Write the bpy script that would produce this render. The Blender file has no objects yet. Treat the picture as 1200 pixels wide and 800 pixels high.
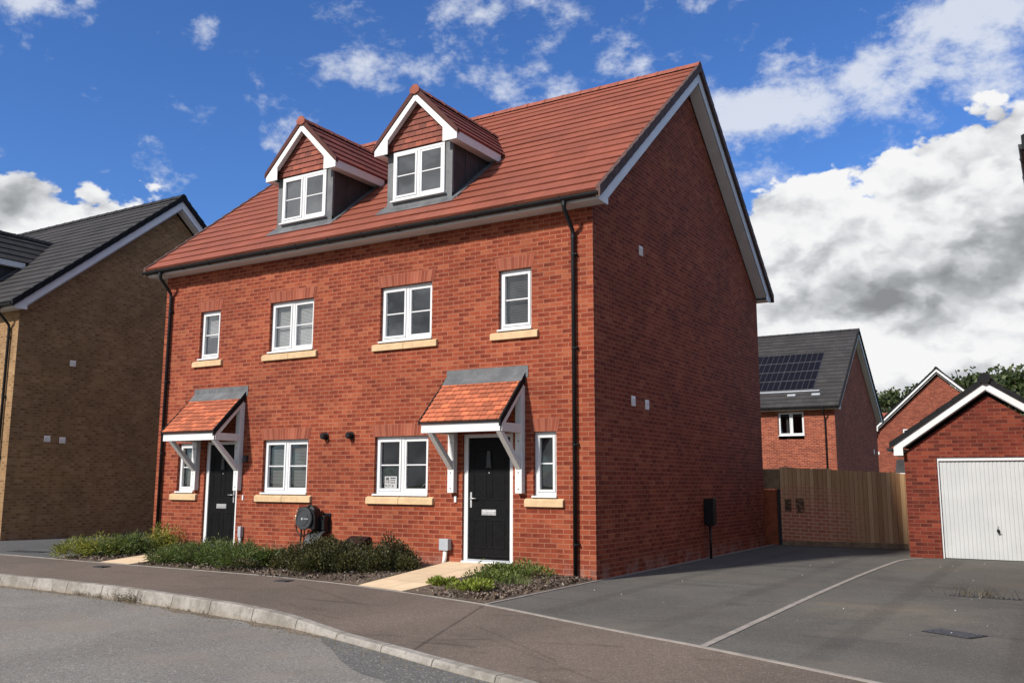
import bpy, bmesh, math, random
from mathutils import Vector, Matrix, noise as mnoise
random.seed(7)
rad = math.radians
scene = bpy.context.scene
COL = scene.collection

# ------------------------------------------------------------------ node helper
class NT:
    def __init__(self, tree):
        self.t = tree; self.n = tree.nodes; self.l = tree.links
    def new(self, typ, **kw):
        nd = self.n.new(typ)
        for k, v in kw.items(): setattr(nd, k, v)
        return nd
    def put(self, sock, v):
        if v is None: return
        if isinstance(v, bpy.types.NodeSocket): self.l.new(v, sock)
        else:
            if sock.type == 'RGBA' and len(v) == 3: v = (*v, 1)
            sock.default_value = v
    def m(self, op, a, b=None, c=None, clamp=False):
        nd = self.new('ShaderNodeMath', operation=op); nd.use_clamp = clamp
        self.put(nd.inputs[0], a); self.put(nd.inputs[1], b); self.put(nd.inputs[2], c)
        return nd.outputs[0]
    def vm(self, op, a, b=None):
        nd = self.new('ShaderNodeVectorMath', operation=op)
        self.put(nd.inputs[0], a); self.put(nd.inputs[1], b)
        return nd.outputs[0]
    def noise(self, vec, scale, detail=3, rough=.55, dist=0, col=False):
        nd = self.new('ShaderNodeTexNoise'); self.put(nd.inputs['Vector'], vec)
        nd.inputs['Scale'].default_value = scale; nd.inputs['Detail'].default_value = detail
        nd.inputs['Roughness'].default_value = rough; nd.inputs['Distortion'].default_value = dist
        return nd.outputs['Color'] if col else nd.outputs['Fac']
    def mix(self, fac, a, b, blend='MIX'):
        nd = self.new('ShaderNodeMix', data_type='RGBA', blend_type=blend)
        self.put(nd.inputs[0], fac); self.put(nd.inputs[6], a); self.put(nd.inputs[7], b)
        return nd.outputs[2]
    def ss(self, x, a, b, lo=0., hi=1.):
        nd = self.new('ShaderNodeMapRange', interpolation_type='SMOOTHSTEP')
        self.put(nd.inputs[0], x); nd.inputs[1].default_value = a; nd.inputs[2].default_value = b
        nd.inputs[3].default_value = lo; nd.inputs[4].default_value = hi
        return nd.outputs[0]
    def ramp(self, fac, stops, interp='LINEAR'):
        nd = self.new('ShaderNodeValToRGB'); cr = nd.color_ramp; cr.interpolation = interp
        while len(cr.elements) < len(stops): cr.elements.new(.5)
        for e, (p, c) in zip(cr.elements, stops): e.position = p; e.color = (*c, 1)
        self.put(nd.inputs[0], fac); return nd.outputs[0]
    def sep(self, v):
        nd = self.new('ShaderNodeSeparateXYZ'); self.put(nd.inputs[0], v); return nd.outputs
    def comb(self, x=0., y=0., z=0.):
        nd = self.new('ShaderNodeCombineXYZ')
        self.put(nd.inputs[0], x); self.put(nd.inputs[1], y); self.put(nd.inputs[2], z); return nd.outputs[0]
    def white(self, vec):
        nd = self.new('ShaderNodeTexWhiteNoise', noise_dimensions='3D'); self.put(nd.inputs['Vector'], vec)
        return nd.outputs['Value']
    def tc(self, name='Object'):
        return self.new('ShaderNodeTexCoord').outputs[name]
    def bump(self, h, strength=.4, dist=.01):
        nd = self.new('ShaderNodeBump'); nd.inputs['Strength'].default_value = strength
        nd.inputs['Distance'].default_value = dist; self.put(nd.inputs['Height'], h)
        return nd.outputs[0]

def mat(name):
    m = bpy.data.materials.new(name); m.use_nodes = True
    nt = NT(m.node_tree); b = m.node_tree.nodes['Principled BSDF']
    return m, nt, b

def plain(name, col, rough=.6, var=.12, scale=6., spec=.5, metal=0., bump=0., dirt=None):
    m, n, b = mat(name)
    o = n.tc()
    f = n.noise(o, scale, 5, .6)
    c = n.mix(n.ss(f, .3, .7), tuple(x*(1-var) for x in col), tuple(min(1, x*(1+var)) for x in col))
    if dirt:
        c = n.mix(n.ss(n.noise(o, scale*.37, 6, .7), .52, .75, 0, .55), c, dirt)
    n.put(b.inputs['Base Color'], c)
    n.put(b.inputs['Roughness'], n.ss(n.noise(o, scale*2.3, 4), .2, .8, max(.02, rough-.1), min(1, rough+.1)))
    b.inputs['Specular IOR Level'].default_value = spec; b.inputs['Metallic'].default_value = metal
    if bump: n.put(b.inputs['Normal'], n.bump(n.noise(o, scale*12, 4), bump, .004))
    return m

def brick_mat(name, stops, mortar, bw=.225, bh=.075, jw=.0048, use_uv=False, patch=(.8, 1.15), streak=None, edge=.75, base_dirt=True):
    m, n, b = mat(name)
    o = n.tc('UV' if use_uv else 'Object')
    x, y, z = n.sep(o)
    if use_uv: u, v = x, y
    else:
        nx = n.m('ABSOLUTE', n.sep(n.tc('Normal'))[0])
        sel = n.m('GREATER_THAN', nx, .5)
        u = n.m('ADD', n.m('MULTIPLY', y, sel), n.m('MULTIPLY', x, n.m('SUBTRACT', 1., sel)))
        v = z
    # slight waviness of the courses
    wob = n.noise(n.comb(u, v, 3.3), 3.1, 2)
    v2 = n.m('ADD', v, n.m('MULTIPLY', n.m('SUBTRACT', wob, .5), .006))
    rv = n.m('DIVIDE', v2, bh); row = n.m('FLOOR', rv)
    off = n.m('MULTIPLY', n.m('MODULO', n.m('ABSOLUTE', row), 2.), .5)
    ru = n.m('ADD', n.m('DIVIDE', u, bw), off); colm = n.m('FLOOR', ru)
    fu = n.m('SUBTRACT', ru, colm); fv = n.m('SUBTRACT', rv, row)
    du = n.m('MULTIPLY', n.m('MINIMUM', fu, n.m('SUBTRACT', 1., fu)), bw)
    dv = n.m('MULTIPLY', n.m('MINIMUM', fv, n.m('SUBTRACT', 1., fv)), bh)
    d = n.m('MINIMUM', du, dv)
    d = n.m('ADD', d, n.m('MULTIPLY', n.m('SUBTRACT', n.noise(n.comb(u, v, 0.), 60, 2), .5), .004))
    brickf = n.ss(d, jw-.0012, jw+.0012)
    h1 = n.white(n.comb(colm, row, 1.)); h2 = n.white(n.comb(colm, row, 5.))
    c = n.ramp(h1, stops)
    # every brick: burnt centre or one burnt end, paler arrises
    ctr = n.ss(d, .008, .026)
    endf = n.ss(n.m('ABSOLUTE', n.m('SUBTRACT', fu, n.m('ROUND', h2))), .25, .75)
    burn = n.m('MULTIPLY', n.m('MULTIPLY', ctr, endf), n.ss(h2, .15, .6))
    c = n.mix(n.m('MULTIPLY', burn, edge), c, n.mix(1., c, (.52, .42, .42), 'MULTIPLY'))
    c = n.mix(n.ss(n.noise(n.comb(u, v, h1), 45, 3), .35, .75, 0., .25), c, n.mix(1., c, (1.5, 1.45, 1.4), 'MULTIPLY'))
    mo = n.mix(n.noise(n.comb(u, v, 0.), 9, 3), tuple(a*.8 for a in mortar), tuple(a*1.15 for a in mortar))
    c = n.mix(brickf, mo, c)
    pt = n.ss(n.noise(n.comb(u, v, 9.), .9, 4, .6), .3, .7, patch[0], patch[1])
    c = n.mix(1., c, n.comb(pt, pt, pt), 'MULTIPLY')
    if streak:
        st = n.ss(n.noise(n.comb(n.m('MULTIPLY', u, 2.2), n.m('MULTIPLY', v, 13.), 2.), 1.0, 5, .65), .62, .74)
        st = n.m('MULTIPLY', st, n.ss(n.noise(n.comb(u, v, 4.), .5, 3), .45, .7))
        c = n.mix(n.m('MULTIPLY', st, .5), c, streak)
    if base_dirt and not use_uv:
        low = n.m('MULTIPLY', n.ss(z, .36, .05), n.ss(n.noise(n.comb(u, v, 7.), 2.5, 4, .6), .4, .65))
        c = n.mix(n.m('MULTIPLY', low, .35), c, (.36, .27, .22))
    n.put(b.inputs['Base Color'], c)
    b.inputs['Roughness'].default_value = .88; b.inputs['Specular IOR Level'].default_value = .25
    hgt = n.m('ADD', n.m('MULTIPLY', brickf, .8), n.m('MULTIPLY', n.noise(n.comb(u, v, 0.), 70, 3), .25))
    n.put(b.inputs['Normal'], n.bump(hgt, .55, .006))
    return m

def tile_mat(name, col, tw, joint=.004, var=.22, jdark=.35, rough=.75, spec=.3):
    """UV: u in metres along the course, v = course number"""
    m, n, b = mat(name)
    u, v, _ = n.sep(n.tc('UV'))
    row = n.m('FLOOR', n.m('ADD', v, .0005))
    ru = n.m('ADD', n.m('DIVIDE', u, tw), n.m('MULTIPLY', n.m('MODULO', row, 2.), .5))
    cl = n.m('FLOOR', ru); fu = n.m('SUBTRACT', ru, cl)
    d = n.m('MULTIPLY', n.m('MINIMUM', fu, n.m('SUBTRACT', 1., fu)), tw)
    jf = n.ss(d, joint*.4, joint)
    h = n.white(n.comb(cl, row, 2.))
    o = n.tc('Object')
    k = n.m('ADD', n.m('ADD', 1.-var/2, n.m('MULTIPLY', h, var)), n.m('MULTIPLY', n.m('SUBTRACT', n.noise(o, 9, 5, .65), .5), .35))
    k = n.m('MULTIPLY', k, n.ss(n.noise(o, .8, 3), .3, .7, .9, 1.08))
    c = n.mix(1., n.comb(k, k, k), col, 'MULTIPLY')
    c = n.mix(n.m('MULTIPLY', n.ss(h, .75, 1.), var), c, n.mix(1., c, (1.35, 1.28, 1.1), 'MULTIPLY'))
    c = n.mix(jf, n.mix(1., c, (jdark, jdark, jdark), 'MULTIPLY'), c)
    n.put(b.inputs['Base Color'], c)
    b.inputs['Roughness'].default_value = rough; b.inputs['Specular IOR Level'].default_value = spec
    n.put(b.inputs['Normal'], n.bump(n.m('ADD', n.m('MULTIPLY', jf, .7), n.noise(o, 60, 3)), .3, .004))
    return m

def tarmac(name, dark, light, grit=70., gritamt=.6, patch=1., wear=None, joints=(), stains=0.35, seed=0., rough=.9, chip=.55, spots=()):
    m, n, b = mat(name)
    o = n.tc()
    vor = n.new('ShaderNodeTexVoronoi'); n.put(vor.inputs['Vector'], o); vor.inputs['Scale'].default_value = grit
    cell = n.sep(vor.outputs['Color'])[0]
    g = n.m('ADD', n.m('MULTIPLY', cell, gritamt), n.m('MULTIPLY', n.noise(o, grit*2.3, 3), .4))
    big = n.noise(n.vm('ADD', o, (seed, seed, 0)), .45*patch, 6, .62, .6)
    c = n.mix(n.ss(big, .3, .72), dark, light)
    k = n.ss(g, .0, 1., .66, 1.32); c = n.mix(1., c, n.comb(k, k, k), 'MULTIPLY')
    # pale chippings
    c = n.mix(n.m('MULTIPLY', n.ss(cell, .93, .99), chip), c, (.42, .4, .36))
    if stains:
        x, y, z = n.sep(o)
        s = n.noise(n.comb(n.m('MULTIPLY', x, .5), n.m('MULTIPLY', y, 2.1), seed+3.), 1.1, 5, .65, 1.)
        c = n.mix(n.ss(s, .56, .72, 0, stains), c, n.mix(1., c, (.5, .48, .46), 'MULTIPLY'))
        s2 = n.noise(n.comb(n.m('MULTIPLY', x, .7), n.m('MULTIPLY', y, 1.6), seed+13.), 2.2, 5, .7, .5)
        c = n.mix(n.ss(s2, .62, .8, 0, stains), c, n.mix(1., c, (1.5, 1.42, 1.3), 'MULTIPLY'))
    if wear:
        x, y, z = n.sep(o)
        c = n.mix(n.m('MULTIPLY', n.ss(n.noise(n.vm('ADD', o, (5, 2, seed)), .7, 5, .65), .48, .68), wear[1]), c, wear[0])
    for (sx, sy, sr, sk, sc) in spots:                # drips, scuffs and dusty places
        x, y, z = n.sep(o)
        ddx, ddy = n.m('SUBTRACT', x, sx), n.m('SUBTRACT', y, sy)
        dd = n.m('SQRT', n.m('ADD', n.m('MULTIPLY', ddx, ddx), n.m('MULTIPLY', ddy, ddy)))
        dd = n.m('ADD', dd, n.m('MULTIPLY', n.m('SUBTRACT', n.noise(o, 2.2/sr, 6, .7), .5), sr*2.4))
        c = n.mix(n.m('MULTIPLY', n.ss(dd, sr, sr*.25), sk), c, n.mix(1., c, sc, 'MULTIPLY'))
    for (ax, ay, bx, by, w, dk) in joints:            # tarmac day joints: a dark sealed seam
        x, y, z = n.sep(o)
        L = math.hypot(bx-ax, by-ay); nx, ny = -(by-ay)/L, (bx-ax)/L
        dist = n.m('ABSOLUTE', n.m('ADD', n.m('ADD', n.m('MULTIPLY', x, nx), n.m('MULTIPLY', y, ny)), -(ax*nx+ay*ny)))
        dist = n.m('ADD', dist, n.m('MULTIPLY', n.m('SUBTRACT', n.noise(o, 5, 4), .5), w*1.2))
        al = n.m('ADD', n.m('ADD', n.m('MULTIPLY', x, (bx-ax)/L/L), n.m('MULTIPLY', y, (by-ay)/L/L)), -(ax*(bx-ax)+ay*(by-ay))/L/L)
        inside = n.m('MULTIPLY', n.ss(al, -.02, .02), n.ss(al, 1.02, .98))
        f = n.m('MULTIPLY', n.m('MULTIPLY', n.ss(dist, w, w*.4), inside), dk)
        c = n.mix(f, c, n.mix(1., c, (.42, .4, .4), 'MULTIPLY'))
    n.put(b.inputs['Base Color'], c); b.inputs['Roughness'].default_value = rough; b.inputs['Specular IOR Level'].default_value = .3
    n.put(b.inputs['Normal'], n.bump(g, .45, .006))
    return m

def leaf_mat(name, stops, trans=.25):
    m, n, b = mat(name)
    g = n.new('ShaderNodeNewGeometry')
    r = g.outputs['Random Per Island']
    c = n.ramp(r, stops)
    o = n.tc()
    k = n.ss(n.noise(o, 2.2, 4), .3, .7, .75, 1.25)
    c = n.mix(1., c, n.comb(k, k, k), 'MULTIPLY')
    n.put(b.inputs['Base Color'], c); b.inputs['Roughness'].default_value = .55; b.inputs['Specular IOR Level'].default_value = .35
    tr = n.new('ShaderNodeBsdfTranslucent'); n.put(tr.inputs[0], n.mix(1., c, (1.4, 1.5, .8), 'MULTIPLY'))
    mx = n.new('ShaderNodeMixShader'); mx.inputs[0].default_value = trans
    out = n.n['Material Output']
    n.l.new(b.outputs[0], mx.inputs[1]); n.l.new(tr.outputs[0], mx.inputs[2]); n.l.new(mx.outputs[0], out.inputs[0])
    return m

def glass_mat(name, tint=.75, boost=2.0, rough=.01, wob=.006):
    m, n, b = mat(name)
    g = n.new('ShaderNodeNewGeometry'); dt = n.new('ShaderNodeVectorMath', operation='DOT_PRODUCT')
    n.put(dt.inputs[0], g.outputs['Incoming']); n.put(dt.inputs[1], g.outputs['Normal'])
    k = n.m('POWER', n.m('SUBTRACT', 1., n.m('ABSOLUTE', dt.outputs['Value'])), 5.)
    f = n.m('MULTIPLY', n.m('ADD', .04, n.m('MULTIPLY', k, .96)), boost, clamp=True)
    o = n.tc()
    bp = n.bump(n.noise(o, 1.6, 2), .25, wob)
    gl = n.new('ShaderNodeBsdfGlossy'); gl.inputs['Roughness'].default_value = rough; n.put(gl.inputs['Normal'], bp)
    gl.inputs['Color'].default_value = (.95, .97, 1, 1)
    tr = n.new('ShaderNodeBsdfTransparent'); tr.inputs[0].default_value = (tint, tint*1.01, tint*1.01, 1)
    mx = n.new('ShaderNodeMixShader'); n.put(mx.inputs[0], f)
    n.l.new(tr.outputs[0], mx.inputs[1]); n.l.new(gl.outputs[0], mx.inputs[2]); n.l.new(mx.outputs[0], n.n['Material Output'].inputs[0])
    return m

# ------------------------------------------------------------------ materials
RED = [(0., (.20, .045, .027)), (.3, (.245, .056, .031)), (.6, (.285, .072, .040)), (.85, (.32, .092, .052)), (1., (.36, .125, .075))]
RED2 = [(0., (.13, .03, .02)), (.4, (.19, .038, .024)), (.75, (.235, .05, .03)), (1., (.29, .075, .042))]
RED3 = [(0., (.2, .045, .028)), (.5, (.29, .075, .042)), (1., (.38, .12, .07))]
BRN = [(0., (.20, .117, .052)), (.35, (.228, .134, .06)), (.7, (.245, .146, .068)), (1., (.28, .175, .088))]
def scl(stops, k): return [(p, tuple(a*b for a, b in zip(c, k))) for p, c in stops]
RED = scl(RED, (.745, .585, .435)); RED2 = scl(RED2, (.62, .52, .46))
M = {}
M['brick'] = brick_mat('red_brick', RED, (.29, .13, .08), patch=(.84, 1.12), jw=.0052, edge=.62)
M['brick_garage'] = brick_mat('dark_red_brick', RED2, (.17, .075, .05), patch=(.85, 1.12), jw=.0042, base_dirt=False)
M['brick_far'] = brick_mat('orange_red_brick', scl(RED3, (.72, .62, .54)), (.33, .19, .13), patch=(.9, 1.1))
M['brick_third'] = brick_mat('plain_red_brick', scl(RED3, (.62, .5, .45)), (.24, .14, .10), patch=(.9, 1.1))
M['brick_brown'] = brick_mat('buff_brown_brick', BRN, (.27, .185, .105), streak=(.42, .36, .29), patch=(.85, 1.12))
M['soldier'] = brick_mat('soldier_brick', [(0., (.185, .042, .022)), (.5, (.23, .058, .03)), (1., (.28, .085, .048))], (.29, .13, .09), bw=.075, bh=.225, jw=.0045, use_uv=True, edge=.35)
M['tile'] = tile_mat('red_roof_tile', (.205, .057, .033), .33, var=.12, jdark=.5)
M['tile_dormer'] = tile_mat('dark_red_dormer_tile', (.165, .043, .032), .33)
M['tile_porch'] = tile_mat('orange_plain_tile', (.36, .105, .052), .165, var=.5, jdark=.25, joint=.009)
M['tile_hung'] = tile_mat('hung_plain_tile', (.18, .05, .032), .165, var=.5, jdark=.3)
M['tile_dark'] = tile_mat('charcoal_roof_tile', (.042, .040, .040), .33, spec=.15)
M['ridge'] = plain('ridge_tile_red', (.235, .07, .045), .8, .25, 5, .3)
M['ridge_dark'] = plain('ridge_tile_charcoal', (.022, .022, .024), .8, .2, 5, .15)
M['verge'] = plain('verge_trim_brown', (.075, .042, .036), .75, .2, 5, .3)
M['verge_dark'] = plain('verge_trim_black', (.010, .010, .011), .7, .2, 5, .15)
M['upvc'] = plain('white_upvc', (.60, .605, .605), .32, .03, 3, .5)
M['board'] = plain('white_fascia_board', (.63, .63, .625), .4, .05, 3, .45, dirt=(.62, .60, .57))
M['timber_white'] = plain('white_painted_timber', (.62, .615, .60), .55, .05, 5, .4, bump=.15)
M['black'] = plain('black_plastic', (.008, .008, .009), .42, .2, 8, .3)
M['black2'] = plain('charcoal_plastic', (.032, .034, .037), .48, .2, 10, .45)
M['door'] = plain('black_composite_door', (.004, .004, .0045), .5, .2, 8, .12)
M['chrome'] = plain('brushed_steel', (.5, .5, .5), .5, .08, 20, .5, 1.)
M['stone'] = plain('cream_cast_stone', (.52, .365, .21), .85, .10, 7, .2, bump=.25, dirt=(.42, .31, .2))
M['lead'] = plain('grey_lead_sheet', (.10, .104, .108), .5, .22, 4, .4, dirt=(.22, .23, .235))
M['lead_shaded'] = plain('shaded_lead_cheek', (.034, .033, .034), .55, .2, 3, .35)  # cheek copy of the lead sheet, the side's shade put into its colour
M['grey'] = plain('grey_plastic_box', (.33, .35, .37), .5, .08, 6, .4)
M['vent'] = plain('pale_vent_plastic', (.80, .77, .72), .55, .06, 9, .4)
M['copper'] = plain('brass_tap', (.62, .40, .27), .4, .1, 12, .5, .6)
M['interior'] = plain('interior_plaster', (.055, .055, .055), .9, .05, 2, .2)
M['blind_dark'] = plain('grey_slat_blind', (.13, .13, .125), .6, .05, 5, .3)
M['blind_pale'] = plain('white_slat_blind', (.78, .78, .76), .6, .03, 5, .3)
M['glass'] = glass_mat('window_glass')
M['glass_up'] = glass_mat('upper_window_glass', tint=.6, boost=6.)
M['kerb'] = None
M['edging'] = plain('concrete_edging', (.25, .225, .20), .9, .16, 6, .2, bump=.2)
M['steel_dark'] = plain('cast_iron', (.035, .035, .038), .6, .25, 14, .4, .3)
M['grate'] = plain('worn_iron_bar', (.085, .085, .088), .55, .25, 14, .4)
M['bark'] = plain('tree_bark', (.09, .065, .045), .95, .3, 8, .2, bump=.4)
M['stem'] = plain('shrub_stem', (.07, .05, .03), .9, .3, 8, .2)
M['paper'] = plain('white_card', (.72, .71, .70), .8, .03, 6, .2)
M['ink'] = plain('dark_ink', (.03, .025, .03), .8, .1, 6, .2)
M['ink_red'] = plain('maroon_ink', (.16, .03, .05), .8, .1, 6, .2)
M['mat'] = plain('brown_coir', (.12, .07, .04), .98, .3, 40, .1, bump=.6)
M['road'] = tarmac('road_tarmac', (.135, .129, .117), (.18, .172, .156), grit=75, gritamt=.75, stains=.25, wear=((.20, .17, .14), .55), seed=1.)
M['road_patch'] = tarmac('fresh_road_tarmac', (.078, .078, .074), (.105, .103, .098), grit=70, gritamt=.8, stains=.15, seed=8.)
M['pave'] = tarmac('pavement_tarmac', (.098, .077, .063), (.138, .108, .088), grit=85, gritamt=.5, stains=.85, seed=4., chip=.14,
                   joints=[(.05, -3.2, .62, -5.35, .03, .75), (1.1, -4.7, 4.2, -6.6, .02, .3), (.6, -4.2, 2.2, -5.3, .02, .35), (-3.5, -2.7, -1.6, -3.6, .05, .3)])
M['drive'] = tarmac('driveway_tarmac', (.082, .078, .069), (.110, .105, .092), grit=85, gritamt=.5, stains=.6, seed=11., chip=.12, wear=((.135, .118, .096), .45),
                    joints=[(.95, -3.3, 1.05, 8.5, .16, .28), (2.45, -4., 2.5, 8.5, .16, .24), (4.25, -4.6, 4.3, 7., .17, .28), (5.75, -5.2, 5.7, 7., .17, .28), (0., 2.6, 3.2, 2.5, .014, .45), (3.25, 4.2, 7., 4.1, .014, .45)],
                    spots=[(4.2, -1.2, 1.3, .45, (1.45, 1.32, 1.12)), (5.2, 3.2, 1.5, .35, (.62, .6, .58)), (1.6, 1.2, .5, .3, (.7, .7, .7)), (2.2, 4.6, .8, .3, (.68, .67, .66)), (1.2, -1.6, .35, .35, (1.5, 1.45, 1.4)), (4.6, 1.9, .35, .5, (.5, .49, .48)), (2.6, -1.5, .22, .5, (.55, .54, .53))])
M['drive_left'] = tarmac('neighbour_driveway_tarmac', (.08, .082, .082), (.105, .106, .105), grit=150, gritamt=.3, stains=.4, seed=17.)
M['earth'] = tarmac('bare_earth', (.055, .04, .028), (.11, .08, .055), grit=45, gritamt=.9, stains=.4, seed=21.)
M['field'] = tarmac('rough_ground', (.05, .06, .025), (.09, .085, .045), grit=30, gritamt=.6, stains=.4, seed=31.)

def kerb_mat():
    m, n, b = mat('concrete_kerb')
    o = n.tc(); u, v, _ = n.sep(n.tc('UV'))
    c = n.mix(n.ss(n.noise(o, 2.2, 7, .72), .36, .64), (.17, .155, .132), (.30, .28, .25))
    c = n.mix(n.ss(n.noise(o, 14, 6, .7), .55, .72, 0, .6), c, (.12, .105, .085))
    k = n.ss(n.noise(o, 110, 3), .3, .7, .85, 1.12); c = n.mix(1., c, n.comb(k, k, k), 'MULTIPLY')
    fu = n.m('FRACT', n.m('DIVIDE', u, .915)); d = n.m('MULTIPLY', n.m('MINIMUM', fu, n.m('SUBTRACT', 1., fu)), .915)
    d = n.m('ADD', d, n.m('MULTIPLY', n.m('SUBTRACT', n.noise(o, 22, 3), .5), .006))
    c = n.mix(n.ss(d, .011, .005), c, (.06, .05, .042))
    # run-off streaks, strongest towards the channel
    st = n.ss(n.noise(n.comb(n.m('MULTIPLY', u, 9.), n.m('MULTIPLY', v, 1.), 0.), 1.3, 5, .7), .52, .72)
    c = n.mix(n.m('MULTIPLY', st, .75), c, (.10, .088, .072))
    c = n.mix(n.m('MULTIPLY', n.ss(n.m('ADD', v, n.m('MULTIPLY', n.noise(o, 7, 4), .5)), 1.0, 1.35), .7), c, (.2, .165, .125))
    n.put(b.inputs['Base Color'], c); b.inputs['Roughness'].default_value = .92; b.inputs['Specular IOR Level'].default_value = .25
    n.put(b.inputs['Normal'], n.bump(n.noise(o, 60, 5), .4, .006))
    return m
M['kerb'] = kerb_mat()

def slab_mat():
    m, n, b = mat('cream_paving_slab')
    o = n.tc(); u, v, _ = n.sep(n.tc('UV'))
    ru = n.m('FLOOR', n.m('DIVIDE', u, .6)); rv = n.m('FLOOR', n.m('DIVIDE', v, .6))
    h = n.white(n.comb(ru, rv, 1.))
    c = n.mix(h, (.56, .42, .27), (.67, .52, .345))
    c = n.mix(n.ss(n.noise(o, 2.5, 6, .65), .35, .7, 0, .5), c, (.47, .35, .225))
    fu = n.m('FRACT', n.m('DIVIDE', u, .6)); fv = n.m('FRACT', n.m('DIVIDE', v, .6))
    d = n.m('MULTIPLY', n.m('MINIMUM', n.m('MINIMUM', fu, n.m('SUBTRACT', 1., fu)), n.m('MINIMUM', fv, n.m('SUBTRACT', 1., fv))), .6)
    jf = n.ss(d, .003, .008)
    c = n.mix(jf, (.26, .19, .12), c)
    n.put(b.inputs['Base Color'], c); b.inputs['Roughness'].default_value = .85; b.inputs['Specular IOR Level'].default_value = .25
    n.put(b.inputs['Normal'], n.bump(n.m('ADD', jf, n.noise(o, 40, 4)), .3, .006))
    return m
M['slab'] = slab_mat()

def fence_mat():
    m, n, b = mat('weathered_fence_board')
    o = n.tc(); x, y, z = n.sep(o)
    bd = n.m('FLOOR', n.m('DIVIDE', n.m('SUBTRACT', x, .07), .1)); h = n.white(n.comb(bd, 1., 2.))
    gr = n.noise(n.comb(n.m('MULTIPLY', x, 22.), h, n.m('MULTIPLY', z, 1.6)), 1.6, 5, .65, 1.2)
    c = n.ramp(n.m('ADD', n.m('MULTIPLY', gr, .5), n.m('MULTIPLY', h, .5)), [(.2, (.36, .19, .09)), (.5, (.53, .31, .155)), (.8, (.63, .41, .215))])
    fx = n.m('FRACT', n.m('DIVIDE', n.m('SUBTRACT', x, .07), .1))
    c = n.mix(n.m('MULTIPLY', n.m('ADD', n.ss(fx, .10, .02), n.ss(fx, .93, .99), clamp=True), .7), c, (.06, .035, .02))
    # the lower left of the panel carries a faded brick pattern that gives way to bare timber
    rv = n.m('DIVIDE', n.m('ADD', z, n.m('MULTIPLY', x, .03)), .083); row = n.m('FLOOR', rv)
    ru = n.m('ADD', n.m('DIVIDE', x, .2), n.m('MULTIPLY', n.m('MODULO', n.m('ABSOLUTE', row), 2.), .5)); cl = n.m('FLOOR', ru)
    fu = n.m('SUBTRACT', ru, cl); fv = n.m('SUBTRACT', rv, row)
    d = n.m('MINIMUM', n.m('MULTIPLY', n.m('MINIMUM', fu, n.m('SUBTRACT', 1., fu)), .2), n.m('MULTIPLY', n.m('MINIMUM', fv, n.m('SUBTRACT', 1., fv)), .083))
    hb = n.white(n.comb(cl, row, 3.))
    bc = n.mix(hb, (.44, .125, .065), (.56, .19, .10))
    bc = n.mix(n.ss(d, .012, .005), bc, (.58, .40, .27))
    arch = n.m('ADD', 1.47, n.m('MULTIPLY', n.m('POWER', n.m('ABSOLUTE', n.m('SUBTRACT', x, .75)), 2.), -.22))
    k = n.m('MULTIPLY', n.ss(n.m('SUBTRACT', arch, z), 0., .12), n.ss(n.m('ADD', x, n.m('MULTIPLY', n.noise(o, 2.5, 3), .8)), 2.7, 1.5))
    k = n.m('MULTIPLY', k, n.ss(n.m('ADD', z, n.m('MULTIPLY', n.noise(o, 6, 3), .3)), 1.35, .8, .4, .88))
    c = n.mix(k, c, bc)
    for (xa, xb, za, zb) in ((.26, .42, .78, 1.08), (.52, .72, .76, 1.1)):
        f = n.m('MULTIPLY', n.m('MULTIPLY', n.ss(x, xa-.02, xa+.02), n.ss(x, xb+.02, xb-.02)), n.m('MULTIPLY', n.ss(z, za-.02, za+.02), n.ss(z, zb+.02, zb-.02)))
        f = n.m('MULTIPLY', f, n.ss(n.noise(o, 14, 4, .7), .3, .55))
        c = n.mix(n.m('MULTIPLY', f, .85), c, (.018, .026, .018))
    n.put(b.inputs['Base Color'], c); b.inputs['Roughness'].default_value = .9; b.inputs['Specular IOR Level'].default_value = .2
    n.put(b.inputs['Normal'], n.bump(gr, .35, .006))
    return m
M['fence'] = fence_mat()
M['fence_plain'] = plain('gravel_board_timber', (.25, .17, .10), .9, .25, 6, .2, bump=.3)
M['post'] = plain('reddish_timber_post', (.26, .075, .032), .85, .25, 5, .2, bump=.3)

def garage_door_mat():
    m, n, b = mat('white_ribbed_steel')
    o = n.tc(); x, y, z = n.sep(o)
    c = n.mix(n.ss(n.noise(o, 2, 5), .3, .75), (.42, .435, .435), (.465, .48, .48))
    dirt = n.m('MULTIPLY', n.ss(z, .45, .0), n.ss(n.noise(o, 9, 6, .7), .5, .7))
    c = n.mix(n.m('MULTIPLY', dirt, .35), c, (.36, .32, .27))
    n.put(b.inputs['Base Color'], c); b.inputs['Roughness'].default_value = .38
    return m
M['garage_door'] = garage_door_mat()

def solar_mat():
    m, n, b = mat('solar_cells')
    u, v, _ = n.sep(n.tc('UV'))
    fu = n.m('FRACT', n.m('MULTIPLY', u, 6.)); fv = n.m('FRACT', n.m('MULTIPLY', v, 1.))
    e = n.m('MINIMUM', n.m('MULTIPLY', n.m('MINIMUM', fu, n.m('SUBTRACT', 1., fu)), .27), n.m('MULTIPLY', n.m('MINIMUM', fv, n.m('SUBTRACT', 1., fv)), .84))
    c = n.mix(n.ss(e, .008, .016), (.04, .04, .046), (.006, .0065, .011))
    n.put(b.inputs['Base Color'], c); b.inputs['Roughness'].default_value = .3; b.inputs['Specular IOR Level'].default_value = .03
    return m
M['solar'] = solar_mat()

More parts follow.
